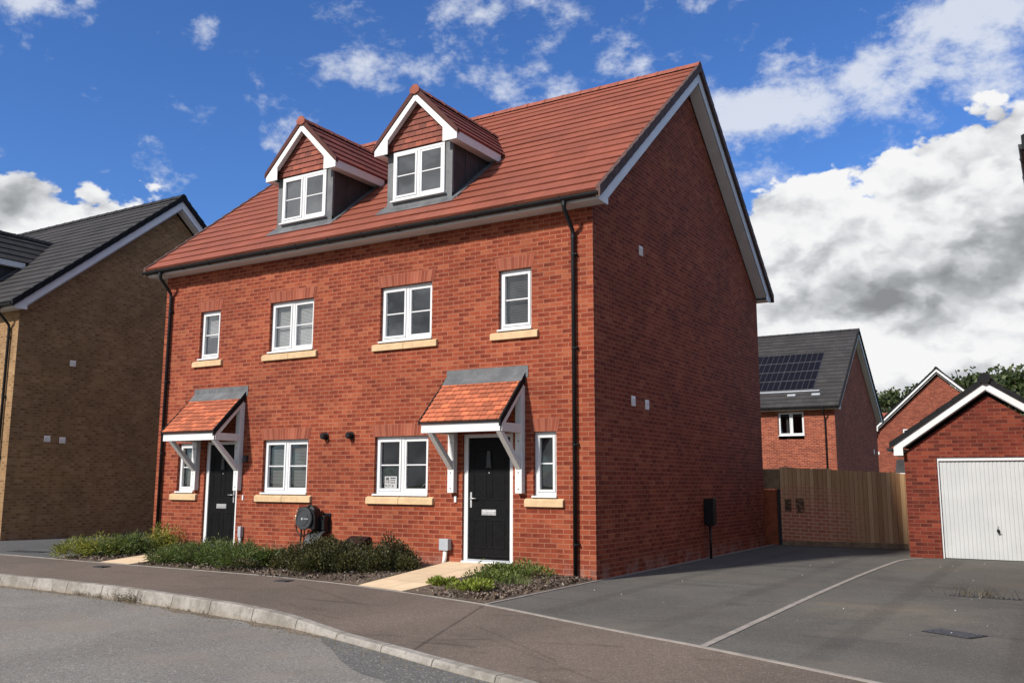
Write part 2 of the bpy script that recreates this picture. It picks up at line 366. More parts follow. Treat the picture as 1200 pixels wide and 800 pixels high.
M['juniper_y'] = leaf_mat('yellow_green_juniper', [(0., (.06, .08, .014)), (.4, (.14, .16, .022)), (.75, (.23, .23, .038)), (1., (.32, .28, .06))])
M['juniper_g'] = leaf_mat('green_juniper', [(0., (.028, .046, .012)), (.5, (.066, .10, .024)), (.85, (.11, .145, .038)), (1., (.17, .18, .06))])
M['hebe'] = leaf_mat('dark_hebe_leaf', [(0., (.02, .022, .009)), (.5, (.044, .046, .016)), (.85, (.08, .078, .026)), (1., (.13, .11, .045))])
M['groundcover'] = leaf_mat('groundcover_leaf', [(0., (.04, .06, .012)), (.5, (.075, .11, .022)), (1., (.16, .19, .04))])
M['lime'] = leaf_mat('lime_leaf', [(0., (.10, .13, .015)), (.5, (.17, .21, .03)), (1., (.25, .28, .05))])
M['tree_leaf'] = leaf_mat('tree_leaf', [(0., (.022, .033, .011)), (.5, (.042, .06, .018)), (.9, (.072, .095, .03)), (1., (.10, .115, .045))])
M['dry'] = leaf_mat('dry_weed', [(0., (.06, .045, .025)), (.5, (.13, .10, .05)), (1., (.25, .19, .11))])
M['weed'] = leaf_mat('kerb_weed', [(0., (.03, .025, .014)), (.5, (.07, .055, .03)), (1., (.15, .11, .06))])
M['mulch'] = leaf_mat('bark_chip', [(0., (.03, .02, .014)), (.5, (.085, .055, .037)), (.85, (.16, .12, .09)), (1., (.30, .26, .22))], trans=0.)

rt = random.Random(3)
# ------------------------------------------------------------------ mesh builder
class MB:
    def __init__(self): self.v = []; self.f = []; self.mi = []; self.uv = []; self.sm = []
    def face(self, pts, uv=None, mi=0, smooth=False):
        i = len(self.v); self.v += [tuple(p) for p in pts]; self.f.append(tuple(range(i, i+len(pts))))
        self.mi.append(mi); self.uv.append(uv or [(0, 0)]*len(pts)); self.sm.append(smooth)
    def box(self, x0, x1, y0, y1, z0, z1, mi=0):
        if x0 > x1: x0, x1 = x1, x0
        if y0 > y1: y0, y1 = y1, y0
        if z0 > z1: z0, z1 = z1, z0
        p = [(x0, y0, z0), (x1, y0, z0), (x1, y1, z0), (x0, y1, z0), (x0, y0, z1), (x1, y0, z1), (x1, y1, z1), (x0, y1, z1)]
        self.hexa(p, mi)
    def hexa(self, p, mi=0):
        i = len(self.v); self.v += [tuple(q) for q in p]
        for f in ((0, 3, 2, 1), (4, 5, 6, 7), (0, 1, 5, 4), (1, 2, 6, 5), (2, 3, 7, 6), (3, 0, 4, 7)):
            self.f.append(tuple(i+k for k in f)); self.mi.append(mi); self.uv.append([(0, 0)]*4); self.sm.append(False)
    def prism(self, poly, d0, d1, axis='x', mi=0):
        """poly: 2-D points in the plane across the axis: x->(y,z), y->(x,z), z->(x,y)"""
        def P(a, d): return {'x': (d, a[0], a[1]), 'y': (a[0], d, a[1]), 'z': (a[0], a[1], d)}[axis]
        i = len(self.v); n = len(poly)
        self.v += [P(a, d0) for a in poly]+[P(a, d1) for a in poly]
        fs = [tuple(range(i, i+n)), tuple(range(i+2*n-1, i+n-1, -1))]
        for k in range(n):
            j = (k+1) % n; fs.append((i+k, i+n+k, i+n+j, i+j))
        for f in fs:
            self.f.append(f); self.mi.append(mi); self.uv.append([(0, 0)]*len(f)); self.sm.append(False)
    def tube(self, path, r, seg=10, mi=0, caps=True, smooth=True):
        path = [Vector(p) for p in path]; rings = []
        rs = r if isinstance(r, (list, tuple)) else [r]*len(path)
        prev = None
        for k, p in enumerate(path):
            a = path[max(0, k-1)]; c = path[min(len(path)-1, k+1)]
            t = (c-a).normalized()
            if prev is None:
                up = Vector((0, 0, 1)) if abs(t.z) < .9 else Vector((0, 1, 0))
                u = t.cross(up).normalized()
            else: u = (prev-t*prev.dot(t)).normalized()
            prev = u; w = t.cross(u)
            i = len(self.v); rings.append(i)
            for s in range(seg):
                an = 2*math.pi*s/seg; self.v.append(tuple(p+(u*math.cos(an)+w*math.sin(an))*rs[k]))
        for a, c in zip(rings, rings[1:]):
            for s in range(seg):
                t2 = (s+1) % seg
                self.f.append((a+s, a+t2, c+t2, c+s)); self.mi.append(mi); self.uv.append([(0, 0)]*4); self.sm.append(smooth)
        if caps:
            for base, rev in ((rings[0], True), (rings[-1], False)):
                f = [base+s for s in range(seg)]
                if rev: f.reverse()
                self.f.append(tuple(f)); self.mi.append(mi); self.uv.append([(0, 0)]*seg); self.sm.append(False)
    def lathe(self, prof, centre, axis='y', seg=32, mi=0):
        """prof: (radius, distance along axis)"""
        c = Vector(centre); rings = []
        for (r, d) in prof:
            i = len(self.v); rings.append(i)
            for s in range(seg):
                an = 2*math.pi*s/seg; a, b2 = r*math.cos(an), r*math.sin(an)
                o = {'y': (a, d, b2), 'x': (d, a, b2), 'z': (a, b2, d)}[axis]
                self.v.append(tuple(c+Vector(o)))
        for a, c2 in zip(rings, rings[1:]):
            for s in range(seg):
                t2 = (s+1) % seg
                self.f.append((a+s, a+t2, c2+t2, c2+s)); self.mi.append(mi); self.uv.append([(0, 0)]*4); self.sm.append(False)
        for base in (rings[0], rings[-1]):
            self.f.append(tuple(base+s for s in range(seg))); self.mi.append(mi); self.uv.append([(0, 0)]*seg); self.sm.append(False)
    def slope(self, A, B, C, D, exp, th, v0=0):
        """courses of lapped tiles; A-B the eave, D-C the top (A under D). Each course is a wedge with a real butt edge."""
        A, B, C, D = map(Vector, (A, B, C, D))
        nrm = (B-A).cross(D-A).normalized()
        along = (B-A).normalized(); Ls = ((D-A)-along*(D-A).dot(along)).length
        n = max(1, round(Ls/exp))
        def P(s, t): return (A.lerp(D, t)).lerp(B.lerp(C, t), s)
        def U(p): return (p-A).dot(along)
        for k in range(n):
            t0, t1 = k/n, (k+1)/n
            a, b = P(0, t0)+nrm*th, P(1, t0)+nrm*th
            c, d = P(1, t1)+nrm*th*.22, P(0, t1)+nrm*th*.22
            v = v0+k+.5
            ns = max(1, int((b-a).length/(exp*2.9))); jit = [rt.uniform(-.12, .12)*th for _ in range(ns+1)]; sl_ = [rt.uniform(-.012, .012)*exp for _ in range(ns+1)]
            up = (D-A).normalized()
            for q in range(ns):
                f0, f1 = q/ns, (q+1)/ns
                pa, pb_ = a.lerp(b, f0)+nrm*jit[q]+up*sl_[q], a.lerp(b, f1)+nrm*jit[q+1]+up*sl_[q+1]
                pc, pd = d.lerp(c, f1), d.lerp(c, f0)
                self.face([pa, pb_, pc, pd], [(U(pa), v), (U(pb_), v), (U(pc), v), (U(pd), v)])
                lo = (th*.22 if k else -.02)
                self.face([P(f0, t0)+nrm*lo, P(f1, t0)+nrm*lo, pb_, pa], [(U(pa), v), (U(pb_), v), (U(pb_), v), (U(pa), v)])
        for s in (0, 1):
            for k in range(n):
                p0, p1 = P(s, k/n), P(s, (k+1)/n)
                self.face([p0-nrm*.01, p1-nrm*.01, p1+nrm*th*.22, p0+nrm*th])
        return n
    def build(self, name, material, parent=None, bevel=0, label=None, kind=None):
        me = bpy.data.meshes.new(name)
        me.from_pydata(self.v, [], self.f)
        uvl = me.uv_layers.new(name='UVMap')
        flat = [c for uvs in self.uv for c in uvs]
        for i, c in enumerate(flat): uvl.data[i].uv = c
        mats = material if isinstance(material, (list, tuple)) else [material]
        for mm in mats: me.materials.append(mm)
        for p, k, s in zip(me.polygons, self.mi, self.sm): p.material_index = k; p.use_smooth = s
        me.update()
        o = bpy.data.objects.new(name, me); COL.objects.link(o)
        if parent: o.parent = parent
        if bevel:
            md = o.modifiers.new('bevel', 'BEVEL'); md.width = bevel; md.segments = 2; md.limit_method = 'ANGLE'; md.angle_limit = rad(40)
        if label: o['label'] = label
        if kind: o['kind'] = kind
        return o

def thing(name, label, cat, loc=(0, 0, 0), rotz=0., group=None):
    o = bpy.data.objects.new(name, None); COL.objects.link(o); o.empty_display_size = .2
    o.location = loc; o.rotation_euler = (0, 0, rotz); o['label'] = label; o['category'] = cat
    if group: o['group'] = group
    return o
def tag(o, label, cat, group=None, kind=None):
    o['label'] = label; o['category'] = cat
    if group: o['group'] = group
    if kind: o['kind'] = kind
    return o
def struct(o): o['kind'] = 'structure'; return o

# ------------------------------------------------------------------ house kit (local frame: right front corner at the origin, facade along -X, facing -Y)
def wall_face(mb, axis, c, a0, a1, z0, z1, holes, flip, reveal=.11):
    """a rectangular wall with openings; axis 'y': plane y=c over x; axis 'x': plane x=c over y"""
    us = sorted({a0, a1, *[h[0] for h in holes], *[h[1] for h in holes]}); zs = sorted({z0, z1, *[h[2] for h in holes], *[h[3] for h in holes]})
    us = [u for u in us if a0-1e-6 <= u <= a1+1e-6]; zs = [z for z in zs if z0-1e-6 <= z <= z1+1e-6]
    P = (lambda u, z, d=0: (u, c+d, z)) if axis == 'y' else (lambda u, z, d=0: (c+d, u, z))
    for i in range(len(us)-1):
        for j in range(len(zs)-1):
            um, zm = (us[i]+us[i+1])/2, (zs[j]+zs[j+1])/2
            if any(h[0] < um < h[1] and h[2] < zm < h[3] for h in holes): continue
            q = [P(us[i], zs[j]), P(us[i+1], zs[j]), P(us[i+1], zs[j+1]), P(us[i], zs[j+1])]
            if flip: q.reverse()
            mb.face(q)
    r = reveal if axis == 'y' else -reveal
    for (u0, u1, h0, h1) in holes:
        for (p, q2) in (((u0, h0), (u0, h1)), ((u0, h1), (u1, h1)), ((u1, h1), (u1, h0)), ((u1, h0), (u0, h0))):
            mb.face([P(*p), P(*q2), P(*q2, r), P(*p, r)])

def window(parent, x0, x1, z0, z1, y=0., ways=2, sill=True, arch=True, blind=None, glass='glass', recess=.065, opening=0, sill_ext=.14, bar=True):
    f = MB(); ya, yb = y+recess, y+recess+.06
    w = .05
    f.box(x0, x0+w, ya, yb, z0, z1); f.box(x1-w, x1, ya, yb, z0, z1)
    f.box(x0+w, x1-w, ya, yb, z1-w, z1); f.box(x0+w, x1-w, ya, yb, z0, z0+w)
    xs = [x0+w, x1-w]
    if ways == 2:
        xm = (x0+x1)/2; f.box(xm-.03, xm+.03, ya, yb, z0+w, z1-w); lights = [(x0+w, xm-.03), (xm+.03, x1-w)]
    else: lights = [(x0+w, x1-w)]
    panes = MB(); s = .042
    for k, (a, c) in enumerate(lights):
        yo = ya-.014 if k == opening else ya+.006
        g = 0.002
        f.box(a+g, a+s, yo, yb-.008, z0+w+g, z1-w-g); f.box(c-s, c-g, yo, yb-.008, z0+w+g, z1-w-g)
        f.box(a+s, c-s, yo, yb-.008, z1-w-s, z1-w-g); f.box(a+s, c-s, yo, yb-.008, z0+w+g, z0+w+s)
        zm = (z0+z1)/2
        if bar: f.box(a+s, c-s, ya+.012, yb-.012, zm-.011, zm+.011)
        panes.face([(a+s-.004, ya+.035, z0+w+s-.004), (c-s+.004, ya+.035, z0+w+s-.004), (c-s+.004, ya+.035, z1-w-s+.004), (a+s-.004, ya+.035, z1-w-s+.004)])
    f.box(x0-.015, x1+.015, y-.035, yb-.005, z0-.034, z0-.003)
    fr = f.build('window', M['upvc'], parent, bevel=.004)
    panes.build('pane', M[glass], fr)
    if sill:
        sb = MB(); zt = z0-.038
        xa, xb = x0-sill_ext, x1+sill_ext
        halves = [(xa, xb)] if ways == 1 else [(xa, (xa+xb)/2-.003), ((xa+xb)/2+.003, xb)]
        for (a, c) in halves:
            sb.prism([(y-.055, zt-.14), (y-.055, zt-.035), (y+.02, zt), (y+.09, zt), (y+.09, zt-.14)], a, c, 'x')
        sb.build('sill', M['stone'], fr, bevel=.006)
    if arch:
        lb = MB(); h = .222; ys = y-.006
        n = max(4, round((x1-x0+.16)/.0765))
        for k in range(n):
            ba, bb = x0-.03+(x1-x0+.06)*k/n, x0-.03+(x1-x0+.06)*(k+1)/n
            ta, tb = x0-.075+(x1-x0+.15)*k/n, x0-.075+(x1-x0+.15)*(k+1)/n
            u0 = .075*k
            lb.face([(ba, ys, z1+.004), (bb, ys, z1+.004), (tb, ys, z1+h), (ta, ys, z1+h)], [(u0, .0), (u0+.075, .0), (u0+.075, .225), (u0, .225)])
        lb.face([(x0-.03, ys, z1+.004), (x0-.03, y+recess, z1+.004), (x1+.03, y+recess, z1+.004), (x1+.03, ys, z1+.004)], [(.02, .1)]*4)
        lb.build('lintel', M['soldier'], fr)
    if blind:
        bb = MB(); top, bot, mt = blind
        za, zb = z1-w-s, z0+w+s; zz = za+(zb-za)*top; ze = za+(zb-za)*bot
        bb.box(x0+w, x1-w, yb+.03, yb+.06, za-.03+.02, za+.03)
        while zz > ze:
            bb.hexa([(x0+w, yb+.035, zz-.024), (x1-w, yb+.035, zz-.024), (x1-w, yb+.048, zz), (x0+w, yb+.048, zz),
                     (x0+w, yb+.0365, zz-.024), (x1-w, yb+.0365, zz-.024), (x1-w, yb+.0495, zz), (x0+w, yb+.0495, zz)])
            zz -= .027
        bb.build('blind', M[mt], fr)
    return fr

def ridge_tiles(mb, p0, p1, r=.115, seg=.45):
    p0, p1 = Vector(p0), Vector(p1); L = (p1-p0).length; n = max(1, round(L/seg)); t = (p1-p0)/L
    side = t.cross(Vector((0, 0, 1))).normalized()
    def prof(p, rr): return [p+side*(rr*1.15)+Vector((0, 0, -rr*.55)), p+side*rr*.62+Vector((0, 0, rr*.25)), p+side*rr*.2+Vector((0, 0, rr*.55)),
                             p-side*rr*.2+Vector((0, 0, rr*.55)), p-side*rr*.62+Vector((0, 0, rr*.25)), p-side*(rr*1.15)+Vector((0, 0, -rr*.55))]
    for k in range(n):
        segs = [(k*L/n, (k+1)*L/n-.05, r), ((k+1)*L/n-.05, (k+1)*L/n, r*1.13)]
        for (a, c, rr) in segs:
            A, B = prof(p0+t*a, rr), prof(p0+t*c, rr)
            for q in range(5): mb.face([A[q], B[q], B[q+1], A[q+1]])
            mb.face(A[::-1]); mb.face(B)

def build_roof(H, W, D, ze, s, tiles, ridge, verge, exp=.34, oh=.30, oy=.38, vk=1.):
    """ze: brick eaves height; s: slope; returns z of roof surface at y"""
    yr = D/2; z0 = ze+.13
    zr = lambda y: z0+s*((y if y <= yr else D-y)+oy)
    mb = MB()
    th = .032
    mb.slope((-W-oh, -oy, z0), (oh, -oy, z0), (oh, yr, zr(yr)), (-W-oh, yr, zr(yr)), exp, th)
    mb.slope((oh, D+oy, z0), (-W-oh, D+oy, z0), (-W-oh, yr, zr(yr)), (oh, yr, zr(yr)), exp, th)
    roof = mb.build('roof', tiles, H)
    rb = MB(); ridge_tiles(rb, (-W-oh-.02, yr, zr(yr)+.012), (oh+.02, yr, zr(yr)+.012)); rb.build('ridge', ridge, roof)
    # dry verge caps, one per course, each end stepped
    n = max(1, round(math.hypot(yr+oy, s*(yr+oy))/exp))
    for xs in ((oh-.045, oh+.03), (-W-oh-.03, -W-oh+.045)):
        vb = MB()
        for k in range(n):
            for side in (0, 1):
                ya, yb = -oy+(yr+oy)*k/n, -oy+(yr+oy)*(k+1)/n
                za, zb = z0+s*(ya+oy), z0+s*(yb+oy)
                lift = .055
                ya2 = ya-.012
                if side: ya2, yb2 = D-ya2, D-yb
                else: yb2 = yb
                vb.prism([(ya2, za-.13*vk), (ya2, za+lift), (yb2, zb+lift-.014), (yb2, zb-.13*vk)], xs[0], xs[1], 'x')
        vb.build('verge', verge, roof)
    return roof, zr

def trim(H, W, D, ze, s, zr, oh=.30, oy=.38, board='board', gutter=True, bh=.365):
    """boxed eaves, barge boards, soffits and gutters"""
    yr = D/2; fy = -.30
    for yy, sg in ((0, 1), (D, -1)):
        f = yy+sg*fy; t = MB()
        t.box(-W-oh+.05, oh-.05, f, f+sg*.02, ze-.002, ze+.155)                    # fascia
        t.build('fascia', M[board], H, bevel=.004)
    for yy, sg in ((0, 1), (D, -1)):
        f = yy+sg*fy; sf = MB()
        sf.box(-W-oh+.06, oh-.06, f+sg*.022, yy-sg*.004, ze-.004, ze+.008)           # eaves soffit
        sf.build('soffit', M[board], H)
    for xa, xb in ((.004, oh-.055), (-W-oh+.055, -W-.004)):                          # sloping verge soffit
        sf = MB()
        for side in (0, 1):
            q = [(.02, zr(.02)-.40), (.02, zr(.02)-.385), (yr, zr(yr)-.385), (yr, zr(yr)-.40)]
            if side: q = [(D-a, b) for a, b in q]
            sf.prism(q, xa, xb, 'x')
        sf.build('soffit', M[board], H)
    for xa, xb in ((oh-.052, oh-.03), (-W-oh+.03, -W-oh+.052)):
        bb = MB()
        for side in (0, 1):
            lo = lambda y: zr(y)-bh
            hi = lambda y: zr(y)-.075
            q = [(fy-.002, ze-.02), (fy-.002, hi(fy)), (yr, hi(yr)), (yr, lo(yr)), (.03, lo(.03)), (.03, ze-.02)]
            if side: q = [(D-a, b) for a, b in q]
            bb.prism(q, xa, xb, 'x')
        bb.build('bargeboard', M[board], H, bevel=.003)
    if gutter:
        for yy, sg in ((0, 1), (D, -1)):
            g = MB(); yc = yy+sg*(fy-.066); zc = ze+.085; r0, r1 = .066, .06
            pts = [(yc+math.cos(a)*r0, zc+math.sin(a)*r0) for a in [math.pi+k*math.pi/10 for k in range(11)]]
            pts += [(yc+math.cos(a)*r1, zc+math.sin(a)*r1) for a in [math.pi*2-k*math.pi/10 for k in range(11)]]
            x0, x1 = -W-oh-.03, oh-.02
            g.prism(pts, x0, x1, 'x')
            k = x0+.45
            while k < x1:
                g.prism([(yc-.075, zc+.01), (yc-.06, zc-.045), (yc, zc-.078), (yc+.062, zc-.05), (yc+.062, zc+.012), (yc+.05, zc+.012), (yc, zc-.058), (yc-.062, zc+.012)], k-.018, k+.018, 'x')
                k += .82
            for xe in (x0, x1): g.prism([(yc-.066, zc+.004), (yc-.05, zc-.05), (yc, zc-.07), (yc+.05, zc-.05), (yc+.062, zc+.004)], xe-.006, xe+.006, 'x')
            g.build('gutter', M['black'], H)

def downpipe(H, x, ze, zbot=.0, fy=-.366):
    d = MB(); z = ze+.05
    d.tube([(x, fy, z+.03), (x, fy, z-.09), (x, fy+.02, z-.15), (x, -.075, z-.42), (x, -.055, z-.5), (x, -.055, zbot)], .034, 12)
    d.lathe([(.042, 0), (.042, .07)], (x, fy, z-.1), 'z', 12)
    d.lathe([(.041, 0), (.041, .06)], (x, -.055, z-.56), 'z', 12)
    o = d.build('downpipe', M['black'], H)
    zz = zbot+.55
    while zz < z-.6:
        c = MB(); c.lathe([(.04, -.014), (.04, .014)], (x, -.055, zz), 'z', 12)
        c.box(x-.062, x+.062, -.02, .0-.001, zz-.014, zz+.014)
        c.tube([(x+.05, -.035, zz), (x+.05, -.075, zz)], .012, 6)
        zz += 1.52; c.build('pipe_clip', M['black'], o)

def dormer(H, xc, zr, tiles, ridge, verge, hung, y0=.27, hw=.75, zt=7.66, s_main=.826):
    """lead clad dormer; zr main roof surface"""
    yroof = lambda z: (z-zr(0))/s_main
    b = MB(); zb = zr(y0)-.02
    b.box(xc-hw, xc+hw, y0, y0+.05, zb+.16, zt+.0)                     # lead front apron round the window is cut by the frame standing proud
    for sx in (-1, 1):
        xa, xb = (xc+sx*hw, xc+sx*(hw-.05))
        b.prism([(y0+.052, zr(y0+.05)-.02), (y0+.052, zt), (yroof(zt)+.02, zt), (yroof(zt)+.02, zt-.02)], min(xa, xb), max(xa, xb), 'x', mi=1)
        for k in range(2):                                              # welted seams on the cheek
            ys = y0+.42+.45*k
            zlo = zr(ys)
            if zlo < zt-.1: b.box(xc+sx*hw, xc+sx*(hw+.012), ys-.008, ys+.008, zlo, zt-.01, mi=1)
    dm = b.build('dormer', [M['lead'], M['lead_shaded']], H)
    # lead flashings dressed over the tiles
    fl = MB(); th = .045
    def on(x, y, h=th): return (x, y, zr(y)+h)
    fl.hexa([on(xc-hw-.16, y0-.15, .03), on(xc+hw+.1, y0-.15, .03), on(xc+hw+.1, y0+.04, .03), on(xc-hw-.16, y0+.04, .03),
             on(xc-hw-.16, y0-.15), on(xc+hw+.1, y0-.15), on(xc+hw+.1, y0+.04, th+.004), on(xc-hw-.16, y0+.04, th+.004)])
    fl.box(xc-hw-.002, xc+hw+.002, y0-.006, y0+.001, zr(y0)+.03, zr(y0)+.16)
    for sx in (-1, 1):
        xa, xb = sorted((xc+sx*(hw+.001), xc+sx*(hw+.12))); ye = yroof(zt)+.05
        fl.hexa([on(xa, y0-.02, .03), on(xb, y0-.02, .03), on(xb, ye, .03), on(xa, ye, .03), on(xa, y0-.02, th+.006), on(xb, y0-.02, th+.006), on(xb, ye, th+.006), on(xa, ye, th+.006)])
    fl.build('flashing', M['lead'], dm)
    # window in the front
    wx0, wx1, wz0, wz1 = xc-.595, xc+.595, zr(y0)+.16, zt-.02
    f = MB(); ya, yb = y0-.03, y0+.0505; w = .05; xm = xc
    f.box(wx0, wx0+w, ya, yb, wz0, wz1); f.box(wx1-w, wx1, ya, yb, wz0, wz1); f.box(wx0+w, wx1-w, ya, yb, wz1-w, wz1); f.box(wx0+w, wx1-w, ya, yb, wz0, wz0+w)
    f.box(xm-.03, xm+.03, ya, yb, wz0+w, wz1-w)
    p = MB(); s = .042
    for k, (a, c) in enumerate(((wx0+w, xm-.03), (xm+.03, wx1-w))):
        yo = ya-.014 if k == 0 else ya+.006; g = .002; y2 = ya+.04
        f.box(a+g, a+s, yo, y2, wz0+w+g, wz1-w-g); f.box(c-s, c-g, yo, y2, wz0+w+g, wz1-w-g)
        f.box(a+s, c-s, yo, y2, wz1-w-s, wz1-w-g); f.box(a+s, c-s, yo, y2, wz0+w+g, wz0+w+s)
        zm = (wz0+wz1)/2; f.box(a+s, c-s, ya+.008, y2-.005, zm-.011, zm+.011)
        p.face([(a+s, ya+.02, wz0+w+s), (c-s, ya+.02, wz0+w+s), (c-s, ya+.02, wz1-w-s), (a+s, ya+.02, wz1-w-s)])
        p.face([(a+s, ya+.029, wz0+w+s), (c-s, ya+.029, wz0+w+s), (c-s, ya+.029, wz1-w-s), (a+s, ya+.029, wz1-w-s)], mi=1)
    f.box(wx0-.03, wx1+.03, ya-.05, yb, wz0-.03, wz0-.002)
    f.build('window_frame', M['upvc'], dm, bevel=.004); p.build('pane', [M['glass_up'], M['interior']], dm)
    # gabled roof
    hz = zt+.10; ex = .955; apex = hz+ex*1.03; yf = .10; sl = (apex-hz)/ex
    r = MB()
    yA, yB = yroof(hz)+.1, yroof(apex)+.1
    r.slope((xc+ex, yf, hz), (xc+ex, yA, hz), (xc, yB, apex), (xc, yf, apex), .30, .03)
    r.slope((xc-ex, yA, hz), (xc-ex, yf, hz), (xc, yf, apex), (xc, yB, apex), .30, .03)
    r.build('dormer_roof', tiles, dm)
    rb = MB(); ridge_tiles(rb, (xc, yf-.03, apex+.0), (xc, yB, apex+.0), r=.10, seg=.42); rb.build('ridge', ridge, dm)
    vb = MB()
    for sx in (-1, 1):
        vb.prism([(xc+sx*(ex+.03), hz-.075), (xc+sx*(ex+.03), hz+.02), (xc+sx*.02, apex+.04), (xc+sx*.02, apex-.09)], yf-.015, yf+.045, 'y')
    vb.prism([(xc-.10, apex-.08), (xc-.115, apex+.0), (xc-.05, apex+.075), (xc+.05, apex+.075), (xc+.115, apex+.0), (xc+.10, apex-.08), (xc, apex-.11)], yf-.035, yf-.018, 'y', mi=1)
    vb.build('verge', [verge, ridge], dm)
    bb = MB(); bz = -.085
    for sx in (-1, 1):
        X = lambda d: xc+sx*d
        # apex mitre at x = xc; the board turns down into a boxed foot
        bb.prism([(X(0), apex+bz), (X(ex+.0), hz+bz+.02), (X(ex+.0), hz-.17), (X(hw-.11), hz-.17), (X(hw-.11), apex+bz-.14-(hw-.11)*sl), (X(0), apex+bz-.14)], yf+.001, yf+.022, 'y')
    bb.build('bargeboard', M['board'], dm, bevel=.003)
    fs = MB()
    for sx in (-1, 1):
        xa, xb = sorted((xc+sx*(ex-.03), xc+sx*(ex-.01)))
        fs.box(xa, xb, yf+.024, yroof(hz-.15)+.04, hz-.17, hz-.01)
        xa, xb = sorted((xc+sx*(hw+.014), xc+sx*(ex-.032)))
        fs.box(xa, xb, yf+.024, yroof(hz-.16)+.04, hz-.168, hz-.158)
        fs.prism([(xc+sx*.0, apex-.215), (xc+sx*.0, apex-.205), (xc+sx*(hw-.06), apex-.205-(hw-.06)*sl), (xc+sx*(hw-.06), apex-.215-(hw-.06)*sl)], yf+.024, y0-.06, 'y')
    fs.build('fascia', M['board'], dm)
    hb = MB(); n = 8; zb0 = zt+.012; ztop = apex-.2
    for k in range(n):
        za, zb2 = zb0+(ztop-zb0)*k/n, zb0+(ztop-zb0)*(k+1)/n
        wa, wb = max(.02, (apex-.2-za)/sl), max(.01, (apex-.2-zb2)/sl)
        wa, wb = min(wa, hw-.03), min(wb, hw-.03)
        yo, yi = y0-.045, y0-.022
        dip = -.02
        hb.face([(xc-wa, yo, za), (xc+wa, yo, za), (xc+wb, yi, zb2+.01), (xc-wb, yi, zb2+.01)], [(-wa+.08, k+.5), (wa+.08, k+.5), (wb+.08, k+.5), (-wb+.08, k+.5)])
        hb.face([(xc-wa, yi, za), (xc+wa, yi, za), (xc+wa, yo, za), (xc-wa, yo, za)], [(0.08, k+.5)]*4)
    hb.prism([(xc-hw, zb0-.01), (xc+hw, zb0-.01), (xc+hw, hz-.1), (xc, apex-.15), (xc-hw, hz-.1)], y0-.015, y0+.03, 'y')
    hb.build('tile_hanging', hung, dm)
    return dm

def canopy(H, x0, x1, posts, yf=-.75, zf=2.43, zw=3.20):
    r = MB(); r.slope((x0+.02, yf, zf), (x1-.03, yf, zf), (x1-.03, -.01, zw), (x0+.02, -.01, zw), .107, .024)
    L = -.01-yf; s = (zw-zf)/L
    # underside boarding
    r.hexa([(x0+.03, yf+.01, zf-.03), (x1-.05, yf+.01, zf-.03), (x1-.05, -.005, zw-.03), (x0+.03, -.005, zw-.03),
            (x0+.03, yf+.01, zf-.012), (x1-.05, yf+.01, zf-.012), (x1-.05, -.005, zw-.012), (x0+.03, -.005, zw-.012)])
    c = r.build('porch_canopy', M['tile_porch'], H)
    v = MB()
    for (a, b, dn) in ((x0-.004, x0+.022, .05), (x1-.032, x1, .10)):
        v.prism([(yf-.02, zf-dn), (yf-.02, zf+.022), (-.005, zw+.03), (-.005, zw-dn)], a, b, 'x')
    v.box(x0+.02, x1-.03, yf-.012, yf+.0, zf-.03, zf-.004)
    v.build('verge', M['verge_dark'], c)
    f = MB(); f.box(x0+.03, x1-.035, yf+.02, yf+.045, zf-.175, zf-.032); f.build('fascia', M['upvc'], c, bevel=.004)
    l = MB()
    l.box(x0+.02, x1+.05, -.012, -.001, zw-.04, zw+.155)
    l.hexa([(x0+.02, -.14, zw-.14*s+.036), (x1-.0, -.14, zw-.14*s+.036), (x1+.0, -.008, zw+.042), (x0+.02, -.008, zw+.042),
            (x0+.02, -.14, zw-.14*s+.046), (x1-.0, -.14, zw-.14*s+.046), (x1+.0, -.008, zw+.056), (x0+.02, -.008, zw+.056)])
    l.build('flashing', M['lead'], c)
    for (pa, pb, top) in posts:
        k = MB(); t = pb-pa
        zt_ = 3.02 if top else zf-.03
        k.box(pa, pb, -.11, -.002, 1.29, zt_)                                     # wall post
        k.box(pa+.006, pb-.006, yf+.05, -.112, zf-.175, zf-.035)                   # tie beam
        if top:
            k.prism([(yf+.05, zf-.155), (yf+.05, zf-.035), (-.03, zw-.045), (-.03, zw-.22)], pa+.008, pb-.004, 'x')
        k.prism([(yf+.13, zf-.18), (yf+.03, zf-.18), (-.115, 1.67), (-.115, 1.80)], pa+.016, pb-.016, 'x')       # diagonal strut
        kb = k.build('bracket', M['timber_white'], c, bevel=.005)
        for zz in (1.36, 1.62, 2.12):
            sc = MB(); sc.lathe([(.010, -.004), (.010, .004)], ((pa+pb)/2, -.113, zz), 'y', 8); sc.build('screw', M['steel_dark'], c)
    return c

